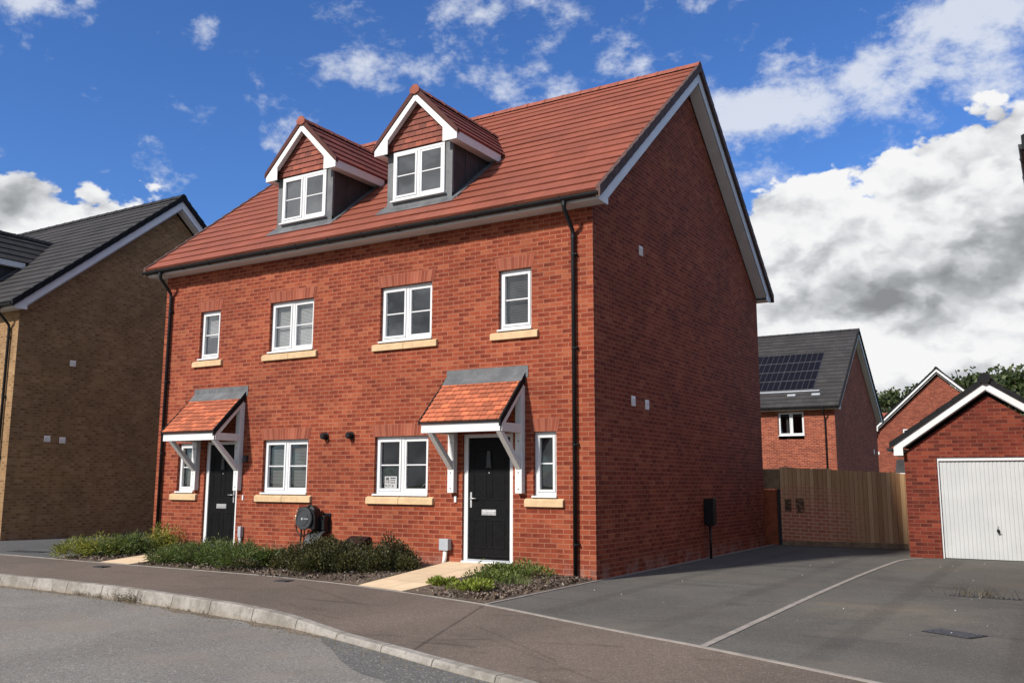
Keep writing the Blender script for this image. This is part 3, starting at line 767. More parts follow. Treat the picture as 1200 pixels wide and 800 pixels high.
def front_door(H, x0, x1, z0=.185, z1=2.26, handle_left=True):
    f = MB(); w = .085; ya, yb = .045, .115
    f.box(x0, x0+w, ya, yb, z0, z1); f.box(x1-w, x1, ya, yb, z0, z1); f.box(x0+w, x1-w, ya, yb, z1-.06, z1)
    f.box(x0-.01, x1+.01, -.01, yb-.01, z0-.03, z0+.004, 0)
    fr = f.build('door', M['upvc'], H, bevel=.004)
    d = MB(); a, b = x0+w+.003, x1-w-.003; yl = ya+.02
    d.box(a, b, yl, yl+.045, z0+.035, z1-.063)
    xm = (a+b)/2
    # moulded panels
    for (pa, pb, za, zb) in ((a+.10, xm-.05, .40, .86), (xm+.05, b-.10, .40, .86), (a+.10, xm-.05, 1.18, 1.98), (xm+.05, b-.10, 1.18, 1.98)):
        g = .02
        d.box(pa, pb, yl-.006, yl+.002, za, za+g); d.box(pa, pb, yl-.006, yl+.002, zb-g, zb); d.box(pa, pa+g, yl-.006, yl+.002, za+g, zb-g); d.box(pb-g, pb, yl-.006, yl+.002, za+g, zb-g)
    d.box(a, b, yl-.014, yl+.002, z0+.07, z0+.10)
    d.build('door_leaf', M['door'], fr, bevel=.003)
    k = MB(); hx = a+.055 if handle_left else b-.055; sg = 1 if handle_left else -1
    k.box(hx-.017, hx+.017, yl-.012, yl-.001, 1.05, 1.30)
    k.tube([(hx, yl-.01, 1.2), (hx, yl-.05, 1.2), (hx+sg*.03, yl-.055, 1.2), (hx+sg*.125, yl-.05, 1.2)], .009, 8)
    k.build('handle', M['chrome'], fr)
    lp = MB(); lp.box(xm-.14, xm+.14, yl-.012, yl-.001, .93, 1.02); lp.box(xm-.125, xm+.125, yl-.017, yl-.013, .945, 1.0); lp.build('letterbox', M['chrome'], fr, bevel=.003)
    n = MB(); n.prism([(xm-.045, 1.72), (xm-.03, 1.98), (xm+.03, 1.98), (xm+.045, 1.72), (xm+.07, 1.70), (xm-.07, 1.70)], yl-.03, yl-.001, 'y'); n.build('knocker', M['black2'], fr, bevel=.004)
    v = MB(); v.lathe([(.011, -.006), (.011, .0)], (xm, yl-.002, 1.62), 'y', 10); v.build('spyhole', M['chrome'], fr)
    t = MB(); t.box(x0+w, x1-w, ya-.02, yb-.02, z0+.005, z0+.033); t.build('threshold', M['grey'], fr)
    return fr

def vent(H, y, z, w=.15, h=.17, x=0.):
    v = MB(); v.box(x+.001, x+.012, y-w/2, y+w/2, z-h/2, z+h/2)
    for k in range(4):
        zz = z-h/2+.03+k*(h-.05)/4
        v.prism([(x+.011, zz), (x+.028, zz), (x+.012, zz+.026)], y-w/2+.012, y+w/2-.012, 'y')
    # louvre prism runs along y: (x,z) section
    v.build('wall_vent', M['vent'], H)

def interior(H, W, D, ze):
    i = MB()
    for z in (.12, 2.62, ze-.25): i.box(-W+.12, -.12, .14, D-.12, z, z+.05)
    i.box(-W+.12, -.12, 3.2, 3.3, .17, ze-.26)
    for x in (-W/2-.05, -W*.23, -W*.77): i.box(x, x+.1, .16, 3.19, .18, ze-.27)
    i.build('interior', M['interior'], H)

def house_shell(H, W, D, ze, s, brick, front_holes=(), z0=-.25):
    w = MB()
    wall_face(w, 'y', 0., -W, 0., z0, ze+.0, list(front_holes), False)
    w.face([(0, D, z0), (-W, D, z0), (-W, D, ze), (0, D, ze)])
    za = ze+s*D/2-.04
    w.face([(0, 0, z0), (0, D, z0), (0, D, ze), (0, D/2, za), (0, 0, ze)])
    w.face([(-W, D, z0), (-W, 0, z0), (-W, 0, ze), (-W, D/2, za), (-W, D, ze)])
    return w.build('wall', brick, H)

def opening(x0, x1, z0, z1): return (x0, x1, z0-.178, z1)

# ------------------------------------------------------------------ main pair of houses
W, D, ZE, S = 10.34, 9.055, 5.86, .826
WINS = [dict(x0=-9.20, x1=-8.60, z0=3.995, z1=4.99, ways=1, blind=(0., .55, 'blind_pale'), glass='glass_up'),
        dict(x0=-7.15, x1=-5.98, z0=3.995, z1=4.98, ways=2, blind=(0., 1., 'blind_pale'), glass='glass_up'),
        dict(x0=-4.33, x1=-3.16, z0=3.985, z1=4.98, ways=2, glass='glass_up'),
        dict(x0=-1.77, x1=-1.135, z0=3.985, z1=4.99, ways=1, glass='glass_up', blind=(0., 1., 'blind_dark')),
        dict(x0=-9.67, x1=-9.15, z0=1.265, z1=2.24, ways=1, blind=(0., 1., 'blind_dark')),
        dict(x0=-7.18, x1=-6.0, z0=1.26, z1=2.26, ways=2, blind=(0., 1., 'blind_dark')),
        dict(x0=-4.38, x1=-3.19, z0=1.26, z1=2.26, ways=2),
        dict(x0=-1.10, x1=-.68, z0=1.26, z1=2.265, ways=1)]
DOORS = [(-8.83, -7.86, False), (-2.47, -1.48, True)]

def pair_house(name, label, loc, brick, tiles, ridge, verge, tiles_d, hung, W=W, D=D, ZE=ZE, full=True, zbot=0., dormers=(-6.60, -3.70), front=None):
    H = thing(name, label, 'house', loc)
    ws, ds = front or ((WINS, DOORS) if full else ((), ()))
    holes = [opening(w['x0'], w['x1'], w['z0'], w['z1']) for w in ws] + [(a, b, .155, 2.26) for a, b, _ in ds]
    house_shell(H, W, D, ZE, S, brick, holes)
    roof, zr = build_roof(H, W, D, ZE, S, tiles, ridge, verge)
    trim(H, W, D, ZE, S, zr)
    for x in dormers: dormer(H, x, zr, tiles_d, ridge, verge if not full else M['tile_dormer'], hung)
    return H, zr

H, zr = pair_house('semi_detached_house', 'red brick pair of houses with two gabled dormers and tiled porch canopies over black doors', (0, 0, 0),
                   M['brick'], M['tile'], M['ridge'], M['verge'], M['tile_dormer'], M['tile_hung'])
for w in WINS: window(H, **w)
for a, b, hl in DOORS: front_door(H, a, b, handle_left=hl)
canopy(H, -9.27, -7.72, [(-9.11, -8.98, False), (-7.86, -7.735, True)])
canopy(H, -2.83, -1.24, [(-2.70, -2.575, False), (-1.375, -1.25, True)])
downpipe(H, -.325, ZE, -.02); downpipe(H, -10.13, ZE, -.02)
interior(H, W, D, ZE)
for (y, z) in ((1.93, 5.54), (1.48, 2.83), (2.07, 2.81)): vent(H, y, z)
for x in (-5.55, -4.93):
    f = MB(); f.lathe([(.072, -.004), (.072, -.02)], (x, 0, 2.3), 'y', 20); f.lathe([(.052, -.02), (.052, -.11), (.042, -.125)], (x, 0, 2.3), 'y', 20)
    f.lathe([(.06, -.085), (.06, -.105)], (x, 0, 2.3), 'y', 20); f.build('flue', M['black'], H)
db = MB(); db.box(-2.62, -2.575, -.025, -.001, 1.13, 1.24); db.build('doorbell', M['upvc'], H, bevel=.006)
db = MB(); db.box(-7.69, -7.655, -.02, -.001, 1.1, 1.2); db.build('doorbell', M['upvc'], H, bevel=.005)
db = MB(); db.box(-7.66, -7.59, -.07, -.001, 1.84, 1.96); db.box(-7.68, -7.57, -.05, -.001, 1.96, 1.975); db.build('wall_lamp', M['black2'], H, bevel=.006)

# notice in the ground floor window
sg = MB(); sx0, sx1, sz0, sz1, sy = -4.235, -3.96, 1.355, 1.565, .128
sg.box(sx0, sx1, sy, sy+.006, sz0, sz1)
sign = sg.build('sale_notice', M['paper']); tag(sign, 'white FOR SALE notice card inside the ground floor window', 'sign')
def text(body, size, x, z, m, parent, y):
    cu = bpy.data.curves.new('lettering', 'FONT'); cu.body = body; cu.size = size; cu.extrude = .0008
    tmp = bpy.data.objects.new('lettering', cu); COL.objects.link(tmp)
    bpy.context.view_layer.update()
    me = bpy.data.meshes.new_from_object(tmp.evaluated_get(bpy.context.evaluated_depsgraph_get()))
    bpy.data.objects.remove(tmp)
    o = bpy.data.objects.new('lettering', me); COL.objects.link(o); me.materials.append(m)
    o.location = (x, y, z); o.rotation_euler = (rad(90), 0, 0); o.scale = (1.0, 1.15, 1)
    if parent: o.parent = parent
    return o
text('FOR SALE', .052, sx0+.016, sz0+.083, M['ink_red'], sign, sy-.002)
text('PLOT 36', .052, sx0+.016, sz0+.02, M['ink'], sign, sy-.002)
lg = MB()
for k in range(3):
    a = sx0+.02+k*.024
    lg.prism([(a, sz0+.14), (a+.018, sz0+.14), (a+.034, sz0+.19), (a+.016, sz0+.19)], sy-.002, sy-.0005, 'y')
lg.prism([(sx0+.088, sz0+.128), (sx0+.104, sz0+.128), (sx0+.104, sz0+.148), (sx0+.088, sz0+.14)], sy-.002, sy-.0005, 'y')
lg.box(sx0+.13, sx0+.25, sy-.002, sy-.0005, sz0+.168, sz0+.186); lg.box(sx0+.13, sx0+.235, sy-.002, sy-.0005, sz0+.138, sz0+.148)
lg.build('logo', M['ink'], sign)
# kitchen tap seen through the right light of the same window
tp = MB(); tp.tube([(-3.62, .42, 1.2), (-3.62, .42, 1.36)]+[(-3.62+.11-.11*math.cos(a), .42, 1.36+.07*math.sin(a)) for a in [k*math.pi/10 for k in range(1, 11)]], .012, 8)
tp.lathe([(.03, 0), (.03, .03)], (-3.62, .42, 1.19), 'z', 12)
tag(tp.build('kitchen_tap', M['chrome']), 'curved chrome tap behind the ground floor window of the right house', 'tap')
wt = MB(); wt.box(-4.42, -3.15, .2, .7, 1.14, 1.19); wt.box(-4.40, -3.17, .25, .68, .17, 1.139)
tag(wt.build('kitchen_worktop', M['interior']), 'dim worktop inside the kitchen window under the chrome tap', 'worktop')

# ------------------------------------------------------------------ brown neighbour (left)
B, zrb = pair_house('brown_brick_house', 'brown brick house with charcoal tiled roof at the left edge', (-16.35, .22, -.08 + .0),
                    M['brick_brown'], M['tile_dark'], M['ridge_dark'], M['verge_dark'], M['tile_dark'], M['tile_dark'], full=False, dormers=(-3.70, -6.60), front=(WINS[:7], DOORS))
for w in WINS[:7]: window(B, **dict(w, blind=None))
for a, b, hl in DOORS: front_door(B, a, b, handle_left=hl)
interior(B, W, D, ZE)
downpipe(B, -.325, ZE, .06)
for (y, z) in ((1.55, 4.65), (1.0, 2.62), (1.42, 2.60)): vent(B, y, z, .17, .16)
# ------------------------------------------------------------------ neighbour at the right edge (only its eaves corner shows)
Rn = thing('dark_roofed_house', 'house at the right edge showing only the dark corner of its eaves', 'house', (6.42, .0, 0), rad(-90))
house_shell(Rn, 7.0, 8., 5.52, .5, M['brick'])
rfn, zrn = build_roof(Rn, 7.0, 8., 5.52, .5, M['tile_dark'], M['ridge_dark'], M['verge_dark'])
trim(Rn, 7.0, 8., 5.52, .5, zrn, board='black2')
# ------------------------------------------------------------------ garage (gable to the front)
G = thing('garage', 'detached red brick garage with white ribbed door and charcoal tiled roof', 'garage', (3.37, 7.4, 0))
GW, GD, GZ = 3.16, 6.0, 2.07; gs = .70; gdx0, gdx1, gdz = .60, 2.60, 1.98
w = MB()
wall_face(w, 'y', 0., 0., GW, -.2, GZ, [(gdx0, gdx1, -.2, gdz)], False, .1)
gz = GZ+gs*GW/2
w.face([(0, 0, GZ), (GW, 0, GZ), (GW/2, 0, gz)])
w.face([(GW, 0, -.2), (GW, GD, -.2), (GW, GD, GZ), (GW, 0, GZ)]); w.face([(0, GD, -.2), (0, 0, -.2), (0, 0, GZ), (0, GD, GZ)])
w.face([(GW, GD, -.2), (0, GD, -.2), (0, GD, GZ), (GW/2, GD, gz), (GW, GD, GZ)])
w.build('wall', M['brick_garage'], G)
r = MB(); ge, gy = .22, .16; zev = GZ+.17-ge*gs*.0; zap = zev+gs*(GW/2+ge)
r.slope((-ge, GD+gy, zev), (-ge, -gy, zev), (GW/2, -gy, zap), (GW/2, GD+gy, zap), .34, .03)
r.slope((GW+ge, -gy, zev), (GW+ge, GD+gy, zev), (GW/2, GD+gy, zap), (GW/2, -gy, zap), .34, .03)
rf = r.build('roof', M['tile_dark'], G)
rb = MB(); ridge_tiles(rb, (GW/2, -gy-.03, zap+.045), (GW/2, GD+gy, zap+.045), r=.12); rb.build('ridge', M['ridge_dark'], rf)
vb = MB(); n = 6
for sx in (0, 1):
    for k in range(n):
        X = lambda t: (-ge-.02+(GW/2+ge+.02)*t) if sx == 0 else (GW+ge+.02-(GW/2+ge+.02)*t)
        Zt = lambda t: zev+(zap-zev)*t
        a, c = k/n, (k+1)/n
        vb.prism([(X(a), Zt(a)-.07), (X(a), Zt(a)+.05), (X(c), Zt(c)+.035), (X(c), Zt(c)-.07)], -gy-.03, -gy+.05, 'y')
vb.lathe([(.115, -.03), (.115, .0)], (GW/2, -gy-.032, zap+.0), 'y', 8)
vb.build('verge', M['verge_dark'], rf)
bb = MB()
for sx in (0, 1):
    X = lambda d: d if sx == 0 else GW-d
    bb.prism([(X(-.16), GZ-.05), (X(-.16), zev+gs*.06-.02), (X(GW/2), zap-.06), (X(GW/2), zap-.22), (X(.012), zev-.22+gs*(ge+.012)), (X(.012), GZ-.05)], -gy+.001, -gy+.02, 'y')
bb.build('bargeboard', M['board'], G, bevel=.003)
sf = MB()
for sx in (0, 1):
    X = lambda d: d if sx == 0 else GW-d
    sf.prism([(X(.0), zev-.235+gs*ge), (X(0), zev-.225+gs*ge), (X(GW/2), zap-.225), (X(GW/2), zap-.235)], -gy+.022, -.003, 'y')
    sf.box(X(-.15), X(-.003), -gy+.022, GD, GZ-.045, GZ-.035); sf.box(X(-.17), X(-.15), -gy+.022, GD, GZ-.05, GZ+.12)
sf.build('soffit', M['board'], G)
gt = MB()
for X, sg_ in ((-.236, 1), (GW+.236, -1)):
    pts = [(X+math.cos(a)*.06, GZ+.09+math.sin(a)*.06) for a in [math.pi+k*math.pi/8 for k in range(9)]]+[(X+math.cos(a)*.053, GZ+.09+math.sin(a)*.053) for a in [math.pi*2-k*math.pi/8 for k in range(9)]]
    gt.prism(pts, -gy-.02, GD+gy, 'y')
    gt.prism([(X-.062, GZ+.1), (X-.045, GZ+.04), (X, GZ+.025), (X+.045, GZ+.04), (X+.062, GZ+.1)], -gy-.03, -gy-.02, 'y')
gt.build('gutter', M['black'], G)
fd = MB(); fd.box(gdx0, gdx0+.03, .03, .1, 0, gdz); fd.box(gdx1-.03, gdx1, .03, .1, 0, gdz); fd.box(gdx0+.03, gdx1-.03, .03, .1, gdz-.07, gdz-.001)
dfr = fd.build('garage_door', M['upvc'], G)
dp = MB(); xx = gdx0+.033; nr = 26; pw = (gdx1-gdx0-.066)/nr
for k in range(nr):
    a = xx+k*pw; pts = [(a, .075), (a+pw*.12, .075), (a+pw*.25, .068), (a+pw*.75, .068), (a+pw*.88, .075), (a+pw, .075)]
    for (p, q) in zip(pts, pts[1:]): dp.face([(p[0], p[1], .012), (q[0], q[1], .012), (q[0], q[1], gdz-.075), (p[0], p[1], gdz-.075)])
dp.box(xx, gdx1-.033, .08, .1, .01, gdz-.073)
dp.build('door_panel', M['garage_door'], dfr)
hd = MB(); hd.lathe([(.028, -.004), (.028, .02)], (1.60, .05, .56), 'y', 12); hd.box(1.585, 1.615, .01, .046, .52, .60); hd.tube([(1.6, .03, .56), (1.6, .0, .56), (1.63, -.005, .545)], .01, 8)
hd.build('handle', M['black'], dfr)
lk = MB(); lk.box(1.585, 1.61, .05, .057, .63, .66); lk.build('lock_plate', M['chrome'], dfr)

# ------------------------------------------------------------------ fence between the big house and the garage
F = thing('timber_fence', 'tall brown feather edge timber fence between the big house and garage', 'fence', (.06, 9.68, 0))
fb = MB(); x = .17
top = lambda x: 1.86-.06*x
k = 0
while x < 3.34:
    wd = .1; h = top(x)+random.uniform(-.012, .012); yo = random.uniform(-.004, .004)
    a = x; c = min(x+wd+.012, 3.345)
    fb.hexa([(a, yo-.030, .10), (c, yo-.004, .10), (c, yo+.008, .10), (a, yo+.002, .10), (a, yo-.030, h), (c, yo-.004, h), (c, yo+.008, h), (a, yo+.002, h)])
    x += wd; k += 1
fb.box(.17, 3.34, .012, .05, .3, .37); fb.box(.17, 3.34, .012, .05, 1.45, 1.52)
fb.build('board_panel', M['fence'], F)
gb = MB(); gb.box(1.3, 3.345, -.035, -.008, -.02, .12); gb.box(.17, 1.29, -.02, -.008, -.02, .1); gb.build('gravel_board', M['fence_plain'], F, bevel=.005)
gp = MB(); gp.box(-.5, .085, -.06, .04, -.1, 1.30); gp.build('gate_post', M['post'], F, bevel=.006)
gp = MB(); gp.box(.09, .165, -.02, .06, -.1, 1.5); gp.build('gate_post', M['steel_dark'], F, bevel=.006)  # dark upright standing in for the dark gap beside the red post
gp = MB(); gp.box(-.5, .16, -.05, .05, 1.31, 1.8); gp.build('post_cap', M['fence_plain'], F, bevel=.01)

# ------------------------------------------------------------------ far houses
def simple_house(name, label, loc, rot, W, D, ZE, s, brick, tiles, ridge, verge, wins=(), pipe=None, bh=.3, vk=.6):
    Hh = thing(name, label, 'house', loc, rot)
    house_shell(Hh, W, D, ZE, s, brick, [opening(*w_) for w_ in wins], z0=-1.2)
    rf, zr_ = build_roof(Hh, W, D, ZE, s, tiles, ridge, verge, vk=vk)
    trim(Hh, W, D, ZE, s, zr_, bh=bh)
    for w_ in wins: window(Hh, *w_, ways=2, sill=False, arch=False, bar=False)
    interior(Hh, W, D, ZE)
    if pipe is not None: downpipe(Hh, pipe, ZE, -.6)
    return Hh, zr_
SH, zrs = simple_house('solar_roofed_house', 'red brick house with charcoal roof and black solar panels behind the fence', (-2.5, 29.4, 0), 0, 9.5, 10.5, 4.72, .745,
                       M['brick_far'], M['tile_dark'], M['ridge_dark'], M['verge_dark'], wins=[(-2.52, -1.36, 3.6, 4.66), (-7.2, -6.0, 3.6, 4.66)], pipe=-.42)
tv = MB()
nS = Vector((0, -.745, 1)).normalized(); uS = Vector((0, 1, .745)).normalized()
for c in range(4):
    for r_ in range(4):
        p = MB(); x1 = -1.05-c*1.63; x0 = x1-1.6
        base = Vector((0, .72, zrs(.72)+.07)); a = base+uS*(r_*.855); b = base+uS*(r_*.855+.835)
        q = [Vector((x0, a.y, a.z)), Vector((x1, a.y, a.z)), Vector((x1, b.y, b.z)), Vector((x0, b.y, b.z))]
        lo = [v-nS*.035 for v in q]
        p.face(q, [(0, 0), (1, 0), (1, 1), (0, 1)])
        for i in range(4): p.face([lo[i], lo[(i+1) % 4], q[(i+1) % 4], q[i]], mi=1)
        p.build('solar_panel', [M['solar'], M['grey']], SH)
a = Vector((0, .6, zrs(.6)+.05)); b = a+uS*.09
tv.face([(-8.2, a.y, a.z), (-.75, a.y, a.z), (-.75, b.y, b.z), (-8.2, b.y, b.z)])
tv.build('panel_tray', M['grey'], SH)
for x in (-1.95, -.85):
    t = MB(); a = Vector((0, .28, zrs(.28)+.04)); b = a+uS*.14; n_ = nS*.05
    t.hexa([(x-.2, a.y, a.z), (x+.2, a.y, a.z), (x+.2, b.y, b.z), (x-.2, b.y, b.z), (x-.18, (a+n_).y, (a+n_).z), (x+.18, (a+n_).y, (a+n_).z), (x+.18, (b+n_).y, (b+n_).z), (x-.18, (b+n_).y, (b+n_).z)])
    t.build('roof_vent', M['grey'], SH)
vent(SH, 9.3, 3.1, .2, .25)
# gable-fronted red house
TH, zrt = simple_house('gable_fronted_house', 'red brick gable fronted house with white bargeboards beyond the garage roof', (-4.92, 55, 0), rad(-90), 9.0, 7.97, 5.04, .93,
                       M['brick_third'], M['tile_dark'], M['ridge_dark'], M['verge_dark'], bh=.26, vk=.45)
def gable_window(Hh, y0, y1, z0, z1):
    f = MB(); w_ = .08
    f.box(.002, .05, y0, y0+w_, z0, z1); f.box(.002, .05, y1-w_, y1, z0, z1); f.box(.002, .05, y0+w_, y1-w_, z1-w_, z1); f.box(.002, .05, y0+w_, y1-w_, z0, z0+w_)
    f.box(.002, .05, (y0+y1)/2-.03, (y0+y1)/2+.03, z0+w_, z1-w_)
    fr = f.build('window', M['upvc'], Hh)
    p = MB(); p.face([(.02, y0+w_, z0+w_), (.02, y1-w_, z0+w_), (.02, y1-w_, z1-w_), (.02, y0+w_, z1-w_)]); p.face([(.004, y0+w_, z0+w_), (.004, y1-w_, z0+w_), (.004, y1-w_, z1-w_), (.004, y0+w_, z1-w_)], mi=1)
    p.build('pane', [M['glass'], M['door']], fr)
gable_window(TH, 1.63, 2.9, 3.9, 5.12)
r_ = MB(); r_.slope((.95, 1.1, 2.15), (.95, 3.3, 2.15), (.02, 3.3, 3.05), (.02, 1.1, 3.05), .2, .02)
rr = r_.build('porch_canopy', M['tile_dark'], TH)
f = MB(); f.box(.92, .945, 1.12, 3.28, 1.95, 2.13); f.build('fascia', M['board'], rr)
st = MB(); st.box(.002, .03, .3, 7.7, 1.85, 1.95); st.build('string_course', M['brick'], TH)
# lean-to wing on its left flank
wg = MB(); wg.prism([(-1.05, -1.2), (-.004, -1.2), (-.004, 5.2), (-1.05, 4.62)], -3.2, -.35, 'x'); wg = wg.build('side_wing', M['brick_third'], TH)
for (za, zb) in ((4.70, 5.32), (2.95, 3.45)):
    f = MB(); f.prism([(-1.2, za), (-.01, zb), (-.01, zb+.2), (-1.2, za+.2)], -.34, -.3, 'x'); f.build('bargeboard', M['board'], wg)
# long red roof further back
simple_house('red_roofed_house', 'red tiled house far back between the two brick gables', (-2.2, 66, 0), 0, 12, 8, 4.1, .7, M['brick_far'], M['tile'], M['ridge'], M['verge'])

# ------------------------------------------------------------------ ground
ZR = -.21
def poly(name, pts, m, z=None):
    bm = bmesh.new(); vs = [bm.verts.new((p[0], p[1], p[2] if len(p) > 2 else z)) for p in pts]
    f = bm.faces.new(vs); bmesh.ops.triangulate(bm, faces=[f])
    if f.is_valid and f.normal.z < 0: pass
    bmesh.ops.recalc_face_normals(bm, faces=bm.faces)
    for f in bm.faces:
        if f.normal.z < 0: f.normal_flip()
    me = bpy.data.meshes.new(name); bm.to_mesh(me); bm.free(); me.materials.append(m)
    o = bpy.data.objects.new(name, me); COL.objects.link(o); o['kind'] = 'structure'; return o
def smooth(pts, n=6):
    out = []
    P = [Vector(p) for p in pts]
    for i in range(len(P)-1):
        p0, p1, p2, p3 = P[max(0, i-1)], P[i], P[i+1], P[min(len(P)-1, i+2)]
        for k in range(n):
            t = k/n
            out.append(.5*((2*p1)+(-p0+p2)*t+(2*p0-5*p1+4*p2-p3)*t*t+(-p0+3*p1-3*p2+p3)*t**3))
    out.append(P[-1]); return out
g = MB(); g.face([(-400, -300, -.30), (400, -300, -.30), (400, 500, -.30), (-400, 500, -.30)])
struct(g.build('ground', M['field']))
KB = [(-60, -3.4, -.05), (-30, -3.75, -.05), (-14, -3.88, -.05), (-9, -3.92, -.05), (-7.1, -3.93, -.05), (-5.3, -4.03, -.05), (-4.4, -4.15, -.05), (-3.5, -4.28, -.05), (-2.75, -4.40, -.05),
      (-1.85, -4.52, -.085), (-1.05, -4.74, -.13), (-.5, -4.93, -.15), (.45, -5.26, -.15), (.9, -5.43, -.15), (1.68, -5.70, -.15), (2.4, -5.95, -.15), (4.5, -6.85, -.15), (7.5, -8.3, -.15), (14, -11.6, -.15), (40, -25, -.15)]
PB = [(-60, -1.7, 0), (-30, -1.9, 0), (-14, -2.05, 0), (-9.4, -2.12, 0), (-7, -2.13, 0), (-5, -2.15, 0), (-4, -2.22, 0), (-3.16, -2.34, 0), (-2.48, -2.48, 0),
      (-1.53, -2.70, 0), (-.8, -2.90, 0), (-.09, -3.12, 0), (.7, -3.44, 0), (1.44, -3.77, 0), (2.43, -4.19, 0), (3.23, -4.50, 0), (4.69, -5.17, 0), (7.6, -6.55, 0), (14.5, -9.9, 0), (40.5, -23, 0)]
kb, pb = smooth(KB), smooth(PB)
pv = MB()
for i in range(len(kb)-1):
    for j in range(4):
        A, B_, C_, D_ = (kb[i].lerp(pb[i], j/4), kb[i+1].lerp(pb[i+1], j/4), kb[i+1].lerp(pb[i+1], (j+1)/4), kb[i].lerp(pb[i], (j+1)/4))
        pv.face([A, B_, C_, D_], smooth=True)
struct(pv.build('pavement', M['pave']))
# kerb stones: swept section with splayed face
kd = MB(); prev = None; L = 0.
for i, p in enumerate(kb):
    t = (kb[min(len(kb)-1, i+1)]-kb[max(0, i-1)]); t.z = 0; t.normalize(); nn = Vector((t.y, -t.x, 0))
    if i: L += (p-kb[i-1]).length
    h = p.z-ZR; sp = .03*min(1, h/.15)
    sec = [p+Vector((0, 0, .006))+nn*0, p+nn*.105+Vector((0, 0, .006)), p+nn*.12+Vector((0, 0, -.008)), p+nn*(.122+sp)+Vector((0, 0, -h*.96)), p+nn*(.124+sp)+Vector((0, 0, -h-.06))]
    sec = [p+Vector((0, 0, -.1))]+sec
    vv = [0, 0, .4, .5, 1., 1.2]
    if prev:
        for k in range(5): kd.face([prev[0][k], prev[0][k+1], sec[k+1], sec[k]], [(prev[1], vv[k]), (prev[1], vv[k+1]), (L, vv[k+1]), (L, vv[k])])
    prev = (sec, L)
struct(kd.build('kerb', M['kerb']))
road = [(p.x, p.y+.0) for p in kb]+[(60, -60), (-80, -60)]
poly('road', road, M['road'], ZR)
# fresh tarmac strip in the channel of the dropped kerb
inner = [p for p in kb if -1.0 < p.x < 9]
outer = []
for i, p in enumerate(inner):
    wv = min(.85, .06+.5*max(0, (p.x+.95))) + .07*mnoise.noise(Vector((p.x*2.5, 3, 0)))
    outer.append((p.x-.15*wv, p.y-.15-max(.02, wv*.75)))
poly('road_patch', [(p.x, p.y-.05) for p in inner]+outer[::-1], M['road_patch'], ZR+.004)
M['dirt'] = tarmac('channel_dirt', (.10, .078, .058), (.17, .135, .10), grit=60, gritamt=.8, stains=.4, seed=41.)
inner = [p for p in kb if -14 < p.x < 1.5]
outer = [(p.x, p.y-.15-max(.015, .12+.16*mnoise.noise(Vector((p.x*1.7, 7, 0)))+.05*mnoise.noise(Vector((p.x*9, 7, 0)))), ZR+.002) for p in inner]
poly('channel_dirt', [(p.x, p.y-.05) for p in inner]+outer[::-1], M['dirt'], ZR+.002)
# concrete edging along the back of the pavement and round the drives
def strip(name, line, wdt, z, m, h=.05):
    line = [Vector((p[0], p[1], p[2] if len(p) > 2 else z)) for p in line]
    s_ = MB(); prev = None
    for i, p in enumerate(line):
        t = line[min(len(line)-1, i+1)]-line[max(0, i-1)]; t.z = 0; t.normalize(); nn = Vector((-t.y, t.x, 0))*wdt/2
        q = [p-nn-Vector((0, 0, h)), p-nn, p+nn, p+nn-Vector((0, 0, h))]
        if prev:
            for k in range(3): s_.face([prev[k], q[k], q[k+1], prev[k+1]])
        prev = q
    return struct(s_.build(name, m))
strip('edging_kerb', [(p.x, p.y+.02, .008) for p in pb], .052, 0, M['edging'])
strip('edging_kerb', [(0.03, -3.13, .010), (.02, -1.5, .010), (.02, -.02, .012)], .05, 0, M['edging'])
strip('edging_kerb', [(.025, .0, .010), (.03, 4.5, .010), (.03, 9.6, .010)], .05, 0, M['edging'])
strip('edging_kerb', smooth([(3.25, -4.47, .007), (3.23, -2.5, .007), (3.21, 0, .007), (3.22, 3., .007), (3.28, 5.5, .007), (3.36, 6.6, .007), (3.62, 7.2, .007)], 4), .075, 0, M['edging'])
# driveway (follows the back of the pavement)
dl = [(p.x, p.y) for p in pb if p.x > .0 and p.x < 14]
poly('driveway', [(0, 9.9), (0, -3.10)]+dl+[(16, 9.9)], M['drive'], 0.)
dl2 = [(p.x, p.y) for p in pb if -19 < p.x < -10.55]
poly('neighbour_driveway', dl2+[(-10.5, -2.1), (-10.45, 14), (-19, 14)], M['drive_left'], .002)
# planting beds
def bed(name, pts): return poly(name, pts, M['earth'])
bz = lambda y: .02+.075*max(0, min(1, (y+2.4)/2.4))
bed('planting_bed', [(-10.5, -2.08, .015), (-9.06, -2.1, .015), (-8.98, .05, .1), (-10.45, .05, .08)])
bed('planting_bed', [(-8.2, -2.1, .015), (-5, -2.12, .015), (-3.2, -2.31, .015), (-2.6, -2.42, .015), (-2.75, .05, .11), (-7.9, .05, .11)])
bed('planting_bed', [(-1.62, -2.66, .015), (-.8, -2.88, .015), (0, -3.1, .012), (0., .05, .015), (-1.47, .05, .115)])
